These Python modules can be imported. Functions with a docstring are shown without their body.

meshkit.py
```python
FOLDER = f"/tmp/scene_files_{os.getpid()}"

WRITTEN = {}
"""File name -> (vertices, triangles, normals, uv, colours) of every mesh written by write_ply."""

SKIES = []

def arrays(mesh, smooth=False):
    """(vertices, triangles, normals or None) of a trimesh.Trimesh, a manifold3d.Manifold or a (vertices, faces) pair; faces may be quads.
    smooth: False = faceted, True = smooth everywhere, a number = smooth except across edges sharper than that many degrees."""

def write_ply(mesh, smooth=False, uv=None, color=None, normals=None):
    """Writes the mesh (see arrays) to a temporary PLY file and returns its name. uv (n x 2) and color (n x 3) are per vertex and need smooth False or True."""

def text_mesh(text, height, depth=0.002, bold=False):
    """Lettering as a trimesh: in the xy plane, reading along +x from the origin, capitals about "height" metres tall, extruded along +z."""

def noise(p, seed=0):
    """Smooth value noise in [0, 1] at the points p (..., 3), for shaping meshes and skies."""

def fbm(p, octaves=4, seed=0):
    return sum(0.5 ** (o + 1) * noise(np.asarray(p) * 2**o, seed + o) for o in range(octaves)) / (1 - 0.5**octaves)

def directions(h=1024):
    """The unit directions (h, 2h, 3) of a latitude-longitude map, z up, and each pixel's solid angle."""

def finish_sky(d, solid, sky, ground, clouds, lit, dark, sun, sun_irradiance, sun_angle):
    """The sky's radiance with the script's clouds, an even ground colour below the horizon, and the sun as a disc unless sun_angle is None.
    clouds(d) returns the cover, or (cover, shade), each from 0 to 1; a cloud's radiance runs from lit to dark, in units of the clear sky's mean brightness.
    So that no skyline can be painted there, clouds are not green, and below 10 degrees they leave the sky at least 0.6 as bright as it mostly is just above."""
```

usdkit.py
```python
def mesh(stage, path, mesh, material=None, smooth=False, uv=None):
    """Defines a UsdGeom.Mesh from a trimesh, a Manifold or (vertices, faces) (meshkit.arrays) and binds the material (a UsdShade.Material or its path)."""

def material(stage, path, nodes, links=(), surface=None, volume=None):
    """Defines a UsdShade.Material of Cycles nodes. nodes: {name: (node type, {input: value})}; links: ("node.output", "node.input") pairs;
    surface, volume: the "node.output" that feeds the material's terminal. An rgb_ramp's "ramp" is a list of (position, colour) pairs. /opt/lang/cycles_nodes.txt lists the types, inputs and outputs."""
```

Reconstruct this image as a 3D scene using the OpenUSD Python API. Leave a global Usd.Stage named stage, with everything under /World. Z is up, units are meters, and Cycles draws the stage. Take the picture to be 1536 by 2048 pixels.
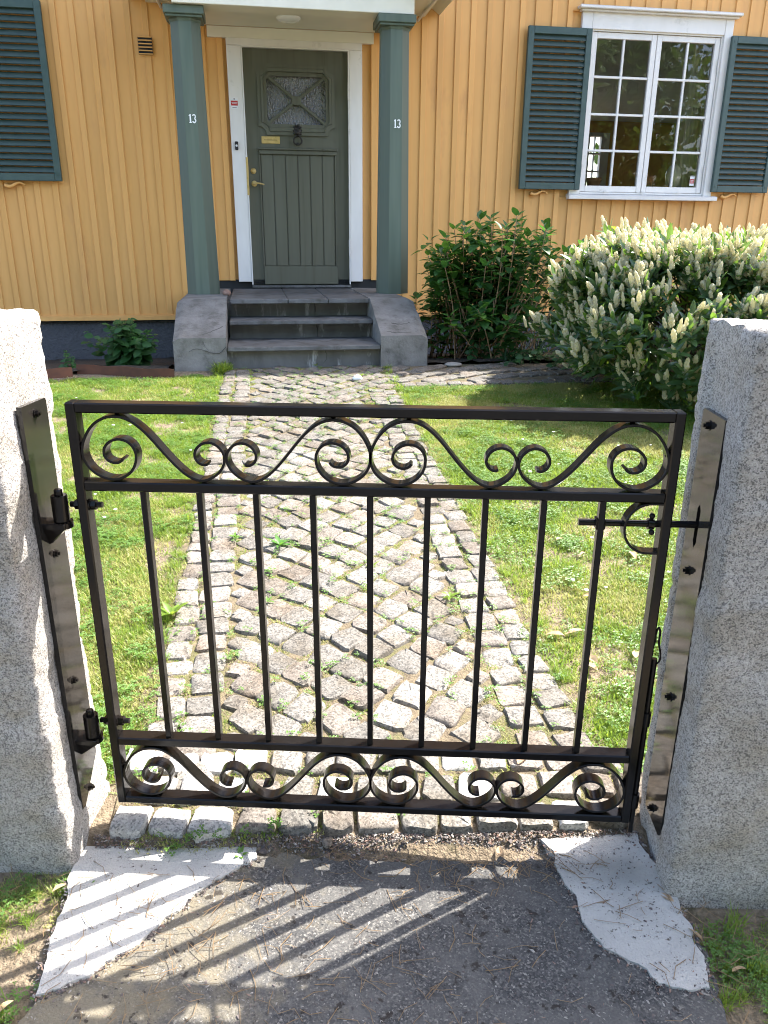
import math, random
import numpy as np, trimesh
from shapely import contains_xy
from shapely.geometry import Polygon, Point
from pxr import Usd, UsdGeom, UsdLux, UsdShade, Gf, Sdf, Vt
import usdkit, meshkit

random.seed(7)
rng = np.random.default_rng(7)
stage = Usd.Stage.CreateInMemory()
UsdGeom.SetStageUpAxis(stage, UsdGeom.Tokens.z)
UsdGeom.SetStageMetersPerUnit(stage, 1.0)
UsdGeom.Xform.Define(stage, '/World')
UsdGeom.Scope.Define(stage, '/World/Looks')

# ---------------------------------------------------------------- camera, sky, sun, exposure
CAM = np.array([0.6992982, -1.45003511, 1.32601627])
YAW, PITCH, ROLL = math.radians(-2.78239), math.radians(19.70752), math.radians(0.36346)
FPX, EXPOSURE = 1534.8, 2.2
SUN = np.array([0.708, 0.472, 1.0]); SUN /= np.linalg.norm(SUN)
SUN_I, SKY_S = 0.95, 0.122

cy, sy, cp, sp = math.cos(YAW), math.sin(YAW), math.cos(PITCH), math.sin(PITCH)
fwd = np.array([sy * cp, cy * cp, -sp]); rgt = np.array([cy, -sy, 0]); upv = np.cross(rgt, fwd)
cr, sr = math.cos(ROLL), math.sin(ROLL)
cam_r, cam_u = cr * rgt + sr * upv, -sr * rgt + cr * upv
cam = UsdGeom.Camera.Define(stage, '/World/camera')
cam.CreateHorizontalApertureAttr(36.0); cam.CreateFocalLengthAttr(36.0 * FPX / 1536.0)
cam.CreateExposureAttr(EXPOSURE)
m4 = np.eye(4); m4[0, :3], m4[1, :3], m4[2, :3], m4[3, :3] = cam_r, cam_u, -fwd, CAM
cam.AddTransformOp().Set(Gf.Matrix4d(*m4.ravel().tolist()))

dome = UsdLux.DomeLight.Define(stage, '/World/sky')
sky_mat = usdkit.material(stage, '/World/Looks/sky', {
    's': ('sky_texture', {'sky_type': 'single_scattering', 'sun_disc': False, 'sun_elevation': math.asin(SUN[2]),
                          'sun_rotation': math.atan2(SUN[0], SUN[1]), 'altitude': 60.0, 'aerosol_density': 3.0}),
    'b': ('background_shader', {'strength': SKY_S})}, [('s.color', 'b.color')], surface='b.background')
UsdShade.MaterialBindingAPI.Apply(dome.GetPrim()).Bind(sky_mat)
dome.GetPrim().SetCustomDataByKey('kind', 'structure')
sun = UsdLux.DistantLight.Define(stage, '/World/sun')
sun.CreateNormalizeAttr(True); sun.CreateIntensityAttr(SUN_I); sun.CreateAngleAttr(0.5); sun.CreateColorAttr(Gf.Vec3f(1.0, 0.955, 0.88))
zx = np.cross([0, 0, 1], SUN); zx /= np.linalg.norm(zx); zy = np.cross(SUN, zx)
m4 = np.eye(4); m4[0, :3], m4[1, :3], m4[2, :3] = zx, zy, SUN
sun.AddTransformOp().Set(Gf.Matrix4d(*m4.ravel().tolist()))

# ---------------------------------------------------------------- frames and helpers
ANG = math.radians(12.237)
O = np.array([-0.97924517, 6.345006, 0.0])
EU = np.array([math.cos(ANG), math.sin(ANG), 0]); EV = np.array([math.sin(ANG), -math.cos(ANG), 0])
def W(u, v, z=0.0): return O + u * EU + v * EV + np.array([0, 0, z])
def UV(x, y):
    dx, dy = np.asarray(x) - O[0], np.asarray(y) - O[1]
    return dx * EU[0] + dy * EU[1], dx * EV[0] + dy * EV[1]
def smoothstep(t): t = np.clip(t, 0, 1); return t * t * (3 - 2 * t)
def yfront(x): return -0.030 + 0.104 * np.clip((np.asarray(x, float) - 0.1) / 1.1, 0, 1)
def zg(x, y):
    x, y = np.asarray(x, float), np.asarray(y, float)
    _, v = UV(x, y)
    g = 0.38 - 0.08647 * (np.clip(v, 1.98, 8.0) - 1.98) - 0.115 * (1.98 - np.clip(v, 0.0, 1.98))
    g = np.maximum(g, -0.05)
    k = smoothstep((yfront(x) - y) / 0.055)
    return g * (1 - k) + (-0.050) * k

names = {}
def numbered(parent, name):
    k = (parent, name); n = names.get(k, 0); names[k] = n + 1
    return name if n == 0 else f'{name}_{n:03d}'
def path_of(p): return '/World' if p is None else str(p.GetPath())
def tag(o, label=None, cat=None, group=None, kind=None):
    p = o.GetPrim() if hasattr(o, 'GetPrim') else o
    for k, v in (('label', label), ('category', cat), ('group', group), ('kind', kind)):
        if v: p.SetCustomDataByKey(k, v)
    return p
def thing(name, label=None, cat=None, group=None, loc=(0, 0, 0), rotz=0.0, kind=None):
    x = UsdGeom.Xform.Define(stage, '/World/' + numbered('/World', name))
    x.AddTranslateOp().Set(Gf.Vec3d(*map(float, loc)))
    if rotz: x.AddRotateZOp().Set(float(rotz))
    return tag(x, label, cat, group, kind)
def obj(name, mesh, mat, parent=None, smooth=False, label=None, cat=None, group=None, kind=None):
    pp = path_of(parent)
    m = usdkit.mesh(stage, pp + '/' + numbered(pp, name), mesh, mat, smooth=smooth)
    return tag(m, label, cat, group, kind)
cat = trimesh.util.concatenate
def bx(lo, hi, b=0.0):
    lo, hi = np.minimum(lo, hi).astype(float), np.maximum(lo, hi).astype(float)
    if b <= 0:
        return trimesh.creation.box(bounds=[lo, hi])
    b = min(b, 0.45 * (hi - lo).min())
    pts = []
    for sx in (0, 1):
        for sy_ in (0, 1):
            for sz in (0, 1):
                c = np.array([(lo, hi)[sx][0], (lo, hi)[sy_][1], (lo, hi)[sz][2]])
                s = np.array([1 - 2 * sx, 1 - 2 * sy_, 1 - 2 * sz]) * b
                for k in range(3):
                    d = s.copy(); d[k] = 0; pts.append(c + d)
    return trimesh.convex.convex_hull(np.array(pts))
def wbx(u0, u1, v0, v1, z0, z1, b=0.0):     # a box in the house's own frame (x = u, y = -v)
    return bx((u0, -v1, z0), (u1, -v0, z1), b)
def prism(pts, v0, v1, holes=()):           # outline in (u, z), thickness from v0 to v1, house frame
    m = trimesh.creation.extrude_polygon(Polygon(pts, [h for h in holes]), abs(v1 - v0), engine='earcut')
    p = m.vertices.copy(); m.vertices = np.stack([p[:, 0], -max(v0, v1) + p[:, 2], p[:, 1]], 1)
    m.invert() if m.volume < 0 else None
    return m
def cyl(p0, p1, r, n=16, r1=None):
    p0, p1 = np.asarray(p0, float), np.asarray(p1, float); d = p1 - p0; L = np.linalg.norm(d); d /= L
    a = np.cross(d, [0, 0, 1] if abs(d[2]) < .9 else [1, 0, 0]); a /= np.linalg.norm(a); c = np.cross(d, a)
    t = np.linspace(0, 2 * np.pi, n, endpoint=False); r1 = r if r1 is None else r1
    ring = np.cos(t)[:, None] * a + np.sin(t)[:, None] * c
    v = np.vstack([p0 + ring * r, p1 + ring * r1, [p0], [p1]]); f = []
    for i in range(n):
        j = (i + 1) % n; f += [[i, j, n + j], [i, n + j, n + i], [j, i, 2 * n], [n + i, n + j, 2 * n + 1]]
    return trimesh.Trimesh(v, f, process=False)
def tube(pts, r, n=8):
    pts = np.asarray(pts, float); r = np.broadcast_to(r, len(pts)); V = []; F = []
    t = np.gradient(pts, axis=0); t /= np.maximum(np.linalg.norm(t, axis=1, keepdims=True), 1e-9)
    a = np.cross(t[0], [0.31, 0.2, 0.93]); a /= np.linalg.norm(a)
    for i in range(len(pts)):
        a = a - t[i] * (a @ t[i]); a /= np.linalg.norm(a); b = np.cross(t[i], a)
        th = np.linspace(0, 2 * np.pi, n, endpoint=False)
        V.append(pts[i] + r[i] * (np.cos(th)[:, None] * a + np.sin(th)[:, None] * b))
    V = np.vstack(V + [pts[:1], pts[-1:]]); k = len(pts)
    for i in range(k - 1):
        for j in range(n):
            q = (j + 1) % n; F += [[i * n + j, i * n + q, (i + 1) * n + q], [i * n + j, (i + 1) * n + q, (i + 1) * n + j]]
    for j in range(n):
        q = (j + 1) % n; F += [[q, j, k * n], [(k - 1) * n + j, (k - 1) * n + q, k * n + 1]]
    return trimesh.Trimesh(V, F, process=False)
def lathe(prof, c=(0, 0, 0), n=20):
    prof = np.asarray(prof, float); t = np.linspace(0, 2 * np.pi, n, endpoint=False); V = []; F = []
    for r, z in prof: V.append(np.stack([r * np.cos(t), r * np.sin(t), np.full(n, z)], 1) + c)
    for i in range(len(prof) - 1):
        for j in range(n):
            q = (j + 1) % n; F += [[i * n + j, i * n + q, (i + 1) * n + q], [i * n + j, (i + 1) * n + q, (i + 1) * n + j]]
    return trimesh.Trimesh(np.vstack(V), F, process=False)
def ball(c, r, s=2):
    m = trimesh.creation.icosphere(subdivisions=s, radius=1.0); m.apply_scale(r); m.apply_translation(c); return m
def spline(pts, n):
    from scipy.interpolate import CubicSpline
    pts = np.asarray(pts, float); d = np.r_[0, np.cumsum(np.linalg.norm(np.diff(pts, axis=0), axis=1))]
    return CubicSpline(d, pts)(np.linspace(0, d[-1], n))

# ---------------------------------------------------------------- materials
L_ = '/World/Looks/'
def paint(name, a, b, rough=0.5, scale=6.0, bump=0.15, bscale=80.0, bdist=0.002, metal=0.0, stretch=None, spec=0.5, rvar=0.1, coat=0.0, rand=0.0, weather=None):
    nd = {'g': ('geometry', {}), 'm': ('mapping', {'scale': stretch or (1, 1, 1)}),
          'n': ('noise_texture', {'scale': scale, 'detail': 5.0, 'roughness': 0.6}),
          'r': ('rgb_ramp', {'ramp': [(0.3, a), (0.7, b)]}),
          'n2': ('noise_texture', {'scale': bscale, 'detail': 4.0, 'roughness': 0.6}),
          'bp': ('bump', {'strength': bump, 'distance': bdist}),
          'rr': ('map_range', {'from_min': 0.3, 'from_max': 0.7, 'to_min': max(rough - rvar, 0.02), 'to_max': min(rough + rvar, 1.0)}),
          'p': ('principled_bsdf', {'metallic': metal, 'specular_ior_level': spec, 'coat_weight': coat})}
    lk = [('g.position', 'm.vector'), ('m.vector', 'n.vector'), ('m.vector', 'n2.vector'), ('n.fac', 'r.fac'), ('n2.fac', 'bp.height'),
          ('bp.normal', 'p.normal'), ('n.fac', 'rr.value'), ('rr.result', 'p.roughness')]
    out = 'r.color'
    if rand:
        nd['oi'] = ('object_info', {}); nd['rm'] = ('map_range', {'from_min': 0.0, 'from_max': 1.0, 'to_min': 1 - rand, 'to_max': 1 + rand}); nd['h'] = ('hsv', {})
        lk += [('oi.random', 'rm.value'), ('rm.result', 'h.value'), (out, 'h.color')]; out = 'h.color'
    if weather:    # (colour, scale, low, high, stretch): patches of dirt with their own shape
        wc, ws, lo, hi, wst = weather
        nd['wm'] = ('mapping', {'scale': wst}); nd['wn'] = ('noise_texture', {'scale': ws, 'detail': 6.0, 'roughness': 0.65})
        nd['wr'] = ('map_range', {'from_min': lo, 'from_max': hi, 'clamp': True}); nd['wx'] = ('mix_color', {'b': wc})
        lk += [('g.position', 'wm.vector'), ('wm.vector', 'wn.vector'), ('wn.fac', 'wr.value'), ('wr.result', 'wx.fac'), (out, 'wx.a')]; out = 'wx.result'
    lk.append((out, 'p.base_color'))
    return usdkit.material(stage, L_ + name, nd, lk, surface='p.BSDF')
def stone_mat(name, dark, mid, light, speck=420.0, lo=0.38, hi=0.62, bump=0.5, stain=(0.30, 0.27, 0.21), smin=0.55, smax=0.75, rand=0.0, bdist=0.003):
    nd = {'g': ('geometry', {}), 'n': ('voronoi_texture', {'scale': speck, 'randomness': 1.0}), 'nc': ('separate_color', {}), 'nw': ('noise_texture', {'scale': speck * 0.22, 'detail': 3.0}), 'na': ('math', {'math_type': 'multiply_add', 'value2': 0.62, 'value3': -0.12}), 'nb': ('math', {'math_type': 'multiply_add', 'value2': 0.55}),
          'r': ('rgb_ramp', {'ramp': [(0.0, dark), (lo * .72, dark), (lo, mid), ((lo + hi) / 2, mid), (hi + .1, light), (1.0, light)]}),
          's': ('noise_texture', {'scale': 7.0, 'detail': 5.0, 'roughness': 0.65}),
          'sr': ('map_range', {'from_min': smin, 'from_max': smax, 'to_max': 0.7, 'clamp': True}),
          'mx': ('mix_color', {'blend_type': 'multiply', 'b': tuple(min(1.0, c / 0.36) for c in stain)}),
          'b1': ('noise_texture', {'scale': 130.0, 'detail': 5.0, 'roughness': 0.7}), 'bp': ('bump', {'strength': bump, 'distance': bdist}),
          'p': ('principled_bsdf', {'roughness': 0.8, 'specular_ior_level': 0.3})}
    lk = [('g.position', 'n.vector'), ('g.position', 's.vector'), ('g.position', 'b1.vector'), ('n.color', 'nc.color'), ('nc.r', 'na.value1'), ('g.position', 'nw.vector'), ('nw.fac', 'nb.value1'), ('na.value', 'nb.value3'), ('nb.value', 'r.fac'), ('s.fac', 'sr.value'), ('sr.result', 'mx.fac'),
          ('r.color', 'mx.a'), ('b1.fac', 'bp.height'), ('bp.normal', 'p.normal')]
    out = 'mx.result'
    if rand:
        nd['oi'] = ('object_info', {}); nd['rm'] = ('map_range', {'to_min': 1 - rand, 'to_max': 1 + rand}); nd['h'] = ('hsv', {})
        lk += [('oi.random', 'rm.value'), ('rm.result', 'h.value'), (out, 'h.color')]; out = 'h.color'
    lk.append((out, 'p.base_color'))
    return usdkit.material(stage, L_ + name, nd, lk, surface='p.BSDF')
def leaf_mat(name, a, b, rough=0.4, trans=0.3, tcol=None, scale=9.0, spec=0.5):
    tcol = tcol or tuple(min(1, c * 1.6) for c in b)
    nd = {'g': ('geometry', {}), 'n': ('noise_texture', {'scale': scale, 'detail': 3.0}), 'ri': ('math', {'math_type': 'multiply_add', 'value2': 0.5, 'value3': -0.25}),
          'ad': ('math', {'math_type': 'add'}), 'r': ('rgb_ramp', {'ramp': [(0.25, a), (0.75, b)]}),
          'p': ('principled_bsdf', {'roughness': rough, 'specular_ior_level': spec}), 't': ('translucent_bsdf', {'color': tcol}), 'x': ('mix_closure', {'fac': trans})}
    lk = [('g.position', 'n.vector'), ('g.random_per_island', 'ri.value1'), ('ri.value', 'ad.value1'), ('n.fac', 'ad.value2'), ('ad.value', 'r.fac'), ('r.color', 'p.base_color'),
          ('p.BSDF', 'x.closure1'), ('t.BSDF', 'x.closure2')]
    return usdkit.material(stage, L_ + name, nd, lk, surface='x.closure')

GRAIN = (1, 1, 0.06)
M = {}
M['yellow'] = paint('yellow_paint', (0.70, 0.362, 0.108), (0.76, 0.402, 0.126), 0.55, 5.0, 0.25, 60.0, 0.002, stretch=(3, 3, 0.15), rand=0.06, weather=((0.62, 0.308, 0.105), 3.0, 0.58, 0.78, (1.5, 1.5, 0.5)))
M['white'] = paint('white_paint', (0.70, 0.67, 0.63), (0.78, 0.75, 0.71), 0.45, 7.0, 0.2, 70.0, 0.0015, stretch=(1, 1, 0.3), weather=((0.50, 0.48, 0.42), 6.0, 0.62, 0.8, (1, 1, 1)))
M['cream'] = paint('cream_paint', (0.72, 0.69, 0.58), (0.78, 0.75, 0.64), 0.5, 5.0, 0.1)
M['column'] = paint('column_green_paint', (0.076, 0.104, 0.080), (0.104, 0.134, 0.102), 0.5, 5.0, 0.35, 60.0, 0.002, stretch=(4, 4, 0.2))
M['shutter'] = paint('shutter_green_paint', (0.042, 0.075, 0.068), (0.058, 0.096, 0.086), 0.45, 12.0, 0.2)
M['door'] = paint('door_green_paint', (0.088, 0.090, 0.066), (0.108, 0.110, 0.080), 0.4, 6.0, 0.2, 60.0, 0.0015, stretch=(4, 4, 0.2))
M['brass'] = paint('brass', (0.52, 0.37, 0.13), (0.60, 0.43, 0.17), 0.38, 30.0, 0.02, metal=0.35)
M['iron_dark'] = paint('dark_bronze', (0.02, 0.018, 0.015), (0.035, 0.03, 0.025), 0.5, 60.0, 0.3, metal=0.3)
M['gate'] = paint('gate_black_paint', (0.005, 0.0042, 0.0038), (0.0075, 0.0062, 0.0055), 0.16, 14.0, 0.08, 60.0, 0.0008, rvar=0.06, spec=0.30)
M['plate'] = paint('plate_black_gloss', (0.010, 0.009, 0.008), (0.014, 0.012, 0.010), 0.09, 9.0, 0.10, 16.0, 0.0025, rvar=0.03, spec=0.5)
M['granite'] = stone_mat('granite', (0.17, 0.16, 0.152), (0.375, 0.35, 0.33), (0.50, 0.475, 0.445), 420.0, 0.36, 0.64, 1.0, stain=(0.26, 0.235, 0.19), smin=0.47, smax=0.70, bdist=0.006)
M['cobble_grey'] = stone_mat('cobble_granite_grey', (0.10, 0.094, 0.086), (0.18, 0.168, 0.151), (0.262, 0.246, 0.222), 210.0, 0.36, 0.64, 1.0, stain=(0.22, 0.19, 0.15), smin=0.45, smax=0.66, rand=0.24)
M['cobble_warm'] = stone_mat('cobble_granite_warm', (0.108, 0.094, 0.082), (0.185, 0.162, 0.140), (0.258, 0.23, 0.20), 210.0, 0.36, 0.64, 1.0, stain=(0.22, 0.18, 0.13), smin=0.45, smax=0.66, rand=0.24)
M['cobble_white'] = stone_mat('cobble_granite_white', (0.19, 0.19, 0.185), (0.34, 0.33, 0.32), (0.44, 0.43, 0.41), 240.0, 0.35, 0.62, 0.7, rand=0.08)
M['concrete'] = paint('step_concrete', (0.14, 0.133, 0.122), (0.25, 0.242, 0.23), 0.85, 6.0, 0.8, 60.0, 0.006, weather=((0.10, 0.095, 0.085), 9.0, 0.50, 0.70, (1, 1, 1)))
M['riser'] = paint('riser_concrete', (0.10, 0.097, 0.09), (0.20, 0.195, 0.19), 0.85, 5.0, 0.6, 70.0, 0.004, stretch=(1, 1, 0.5), weather=((0.46, 0.46, 0.46), 9.0, 0.57, 0.68, (1, 1, 0.25)))
M['slate'] = paint('slate_tread', (0.070, 0.072, 0.074), (0.155, 0.155, 0.155), 0.65, 9.0, 0.7, 40.0, 0.005, weather=((0.05, 0.045, 0.035), 7.0, 0.5, 0.68, (1, 1, 1)))
M['plinth'] = paint('plinth_render', (0.07, 0.07, 0.078), (0.10, 0.10, 0.108), 0.9, 20.0, 1.0, 42.0, 0.02)
M['black'] = paint('black_gap', (0.012, 0.012, 0.012), (0.018, 0.018, 0.018), 0.7)
M['roof'] = paint('roof_tile_red', (0.25, 0.09, 0.05), (0.33, 0.13, 0.08), 0.8, 8.0, 0.4)
M['room'] = paint('room_wall', (0.47, 0.48, 0.44), (0.54, 0.55, 0.50), 0.8)
M['corten'] = paint('rusty_steel', (0.075, 0.028, 0.016), (0.13, 0.052, 0.03), 0.85, 14.0, 0.4)
M['terracotta'] = paint('terracotta', (0.42, 0.20, 0.12), (0.52, 0.28, 0.18), 0.8, 20.0, 0.2)
M['opal'] = paint('opal_glass', (0.86, 0.88, 0.89), (0.90, 0.92, 0.93), 0.15)
M['red'] = paint('sticker_red', (0.45, 0.03, 0.03), (0.5, 0.04, 0.04), 0.4)
M['paper'] = paint('sticker_white', (0.75, 0.75, 0.75), (0.8, 0.8, 0.8), 0.4)
M['numeral'] = paint('numeral_white', (0.74, 0.76, 0.74), (0.8, 0.82, 0.8), 0.4)
M['bark'] = paint('cane_bark', (0.22, 0.135, 0.075), (0.40, 0.27, 0.16), 0.8, 30.0, 0.4)
M['trunk'] = paint('tree_bark', (0.06, 0.045, 0.035), (0.12, 0.09, 0.07), 0.9, 12.0, 0.8)
M['deadleaf'] = leaf_mat('dry_leaf', (0.42, 0.28, 0.16), (0.60, 0.46, 0.32), 0.7, 0.2, scale=40.0)
M['needle'] = leaf_mat('dry_needle', (0.22, 0.14, 0.07), (0.45, 0.34, 0.2), 0.7, 0.1, scale=30.0)
M['laurel'] = leaf_mat('laurel_leaf', (0.055, 0.115, 0.056), (0.16, 0.24, 0.125), 0.30, 0.26, (0.26, 0.46, 0.05), spec=1.0)
M['laurel_new'] = leaf_mat('laurel_young_leaf', (0.10, 0.22, 0.03), (0.20, 0.34, 0.05), 0.35, 0.35, (0.45, 0.62, 0.06))
M['blossom'] = leaf_mat('laurel_blossom', (0.70, 0.67, 0.50), (0.88, 0.85, 0.72), 0.7, 0.42, (0.85, 0.80, 0.58), scale=160.0, spec=0.2)
M['hydrangea'] = leaf_mat('hydrangea_leaf', (0.036, 0.11, 0.030), (0.072, 0.18, 0.050), 0.45, 0.28, (0.12, 0.32, 0.04))
M['hydrangea_new'] = leaf_mat('hydrangea_young_leaf', (0.055, 0.15, 0.025), (0.09, 0.22, 0.04), 0.45, 0.32, (0.2, 0.42, 0.05))
M['nettle'] = leaf_mat('herb_leaf', (0.025, 0.085, 0.02), (0.05, 0.14, 0.035), 0.5, 0.3)
M['strap'] = leaf_mat('strap_leaf', (0.02, 0.06, 0.018), (0.04, 0.10, 0.03), 0.45, 0.2)
M['grass_a'] = leaf_mat('grass_green', (0.12, 0.20, 0.025), (0.20, 0.29, 0.05), 0.45, 0.40, (0.34, 0.46, 0.05), scale=3.0)
M['grass_b'] = leaf_mat('grass_yellow', (0.30, 0.31, 0.10), (0.42, 0.40, 0.17), 0.55, 0.35, (0.52, 0.50, 0.16), scale=3.0)
M['clover'] = leaf_mat('clover_leaf', (0.09, 0.18, 0.03), (0.15, 0.26, 0.05), 0.45, 0.3, (0.2, 0.42, 0.05), scale=5.0)
M['petal'] = leaf_mat('daisy_petal', (0.7, 0.7, 0.68), (0.8, 0.8, 0.78), 0.5, 0.2)
M['tree_leaf'] = leaf_mat('tree_leaf', (0.06, 0.12, 0.025), (0.13, 0.20, 0.05), 0.5, 0.3, (0.16, 0.28, 0.04), scale=1.5)
M['pebble_light'] = paint('pebble_light', (0.22, 0.20, 0.18), (0.40, 0.37, 0.33), 0.8, 30.0, 0.2)
M['pebble_dark'] = paint('pebble_dark', (0.055, 0.045, 0.045), (0.16, 0.13, 0.12), 0.8, 30.0, 0.2)
M['pebble_red'] = paint('pebble_red', (0.20, 0.12, 0.09), (0.33, 0.21, 0.16), 0.8, 30.0, 0.2)
# ground: soil with bits, asphalt with moss, pale mortar
M['soil'] = paint('soil', (0.11, 0.082, 0.052), (0.30, 0.235, 0.16), 0.95, 60.0, 1.0, 110.0, 0.014, weather=((0.075, 0.068, 0.03), 14.0, 0.60, 0.72, (1, 1, 1)))
M['joint'] = paint('joint_sand', (0.075, 0.055, 0.034), (0.22, 0.175, 0.11), 0.95, 40.0, 1.0, 160.0, 0.008, weather=((0.11, 0.108, 0.038), 9.0, 0.48, 0.66, (1, 1, 1)))
M['bed'] = paint('bed_soil', (0.02, 0.016, 0.012), (0.06, 0.045, 0.032), 0.95, 25.0, 0.9, 90.0, 0.01)
M['mortar'] = paint('pale_mortar', (0.42, 0.405, 0.38), (0.56, 0.54, 0.505), 0.95, 8.0, 1.0, 210.0, 0.005, weather=((0.10, 0.085, 0.07), 85.0, 0.60, 0.70, (1, 1, 1)))
M['asphalt'] = usdkit.material(stage, L_ + 'asphalt', {
    'g': ('geometry', {}), 'v': ('voronoi_texture', {'scale': 290.0, 'randomness': 1.0}), 'cr': ('rgb_ramp', {'ramp': [(0.0, (0.045, 0.044, 0.045)), (0.5, (0.075, 0.074, 0.073)), (0.8, (0.115, 0.11, 0.105)), (0.95, (0.18, 0.17, 0.155)), (1.0, (0.27, 0.255, 0.23))]}),
    'sc': ('separate_color', {}), 'n': ('noise_texture', {'scale': 9.0, 'detail': 6.0, 'roughness': 0.65}), 'nr': ('map_range', {'from_min': 0.42, 'from_max': 0.66, 'to_max': 0.85, 'clamp': True}),
    'mx': ('mix_color', {'b': (0.125, 0.12, 0.113)}), 'sx': ('separate_xyz', {}), 'mm': ('map_range', {'from_min': 0.75, 'from_max': 0.1, 'to_min': -0.12, 'to_max': 0.40, 'clamp': True}),
    'mn': ('noise_texture', {'scale': 16.0, 'detail': 7.0, 'roughness': 0.7}), 'ma': ('math', {'math_type': 'add'}), 'mr': ('map_range', {'from_min': 0.60, 'from_max': 0.90, 'to_max': 0.68, 'clamp': True}),
    'mo': ('mix_color', {'b': (0.23, 0.195, 0.13)}), 'dn': ('noise_texture', {'scale': 38.0, 'detail': 3.0, 'roughness': 0.6}), 'dr': ('map_range', {'from_min': 0.62, 'from_max': 0.68, 'to_max': 0.85, 'clamp': True}), 'dx': ('mix_color', {'b': (0.028, 0.022, 0.018)}),
    'b1': ('noise_texture', {'scale': 190.0, 'detail': 4.0, 'roughness': 0.7}), 'bp': ('bump', {'strength': 0.9, 'distance': 0.004}), 'p': ('principled_bsdf', {'roughness': 0.85, 'specular_ior_level': 0.3})},
    [('g.position', 'v.vector'), ('v.color', 'sc.color'), ('sc.r', 'cr.fac'), ('g.position', 'n.vector'), ('n.fac', 'nr.value'), ('cr.color', 'mx.a'), ('nr.result', 'mx.fac'),
     ('g.position', 'sx.vector'), ('sx.x', 'mm.value'), ('g.position', 'mn.vector'), ('mn.fac', 'ma.value1'), ('mm.result', 'ma.value2'), ('ma.value', 'mr.value'), ('mr.result', 'mo.fac'), ('mx.result', 'mo.a'),
     ('g.position', 'dn.vector'), ('dn.fac', 'dr.value'), ('dr.result', 'dx.fac'), ('mo.result', 'dx.a'), ('dx.result', 'p.base_color'), ('g.position', 'b1.vector'), ('b1.fac', 'bp.height'), ('bp.normal', 'p.normal')], surface='p.BSDF')
M['street'] = paint('street_asphalt', (0.05, 0.05, 0.052), (0.09, 0.09, 0.092), 0.9, 4.0, 0.5, 120.0, 0.004)
M['glass'] = usdkit.material(stage, L_ + 'window_glass', {'g': ('geometry', {}), 'n': ('noise_texture', {'scale': 2.2, 'detail': 1.0}), 'bp': ('bump', {'strength': 0.12, 'distance': 0.02}),
    'f': ('fresnel', {'IOR': 1.85}), 't': ('transparent_bsdf', {'color': (0.92, 0.94, 0.93)}), 'gl': ('glossy_bsdf', {'color': (1, 1, 1), 'roughness': 0.0}), 'x': ('mix_closure', {})},
    [('g.position', 'n.vector'), ('n.fac', 'bp.height'), ('bp.normal', 'gl.normal'), ('f.fac', 'x.fac'), ('t.BSDF', 'x.closure1'), ('gl.BSDF', 'x.closure2')], surface='x.closure')
M['rippled'] = usdkit.material(stage, L_ + 'rippled_glass', {'g': ('geometry', {}), 'mp': ('mapping', {'scale': (1.0, 1.0, 0.5)}), 'n': ('noise_texture', {'scale': 70.0, 'detail': 2.0}), 'bp': ('bump', {'strength': 1.0, 'distance': 0.02}),
    'p': ('principled_bsdf', {'base_color': (0.10, 0.10, 0.11), 'roughness': 0.08, 'specular_ior_level': 1.0, 'coat_weight': 0.5})},
    [('g.position', 'mp.vector'), ('mp.vector', 'n.vector'), ('n.fac', 'bp.height'), ('bp.normal', 'p.normal')], surface='p.BSDF')

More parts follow.
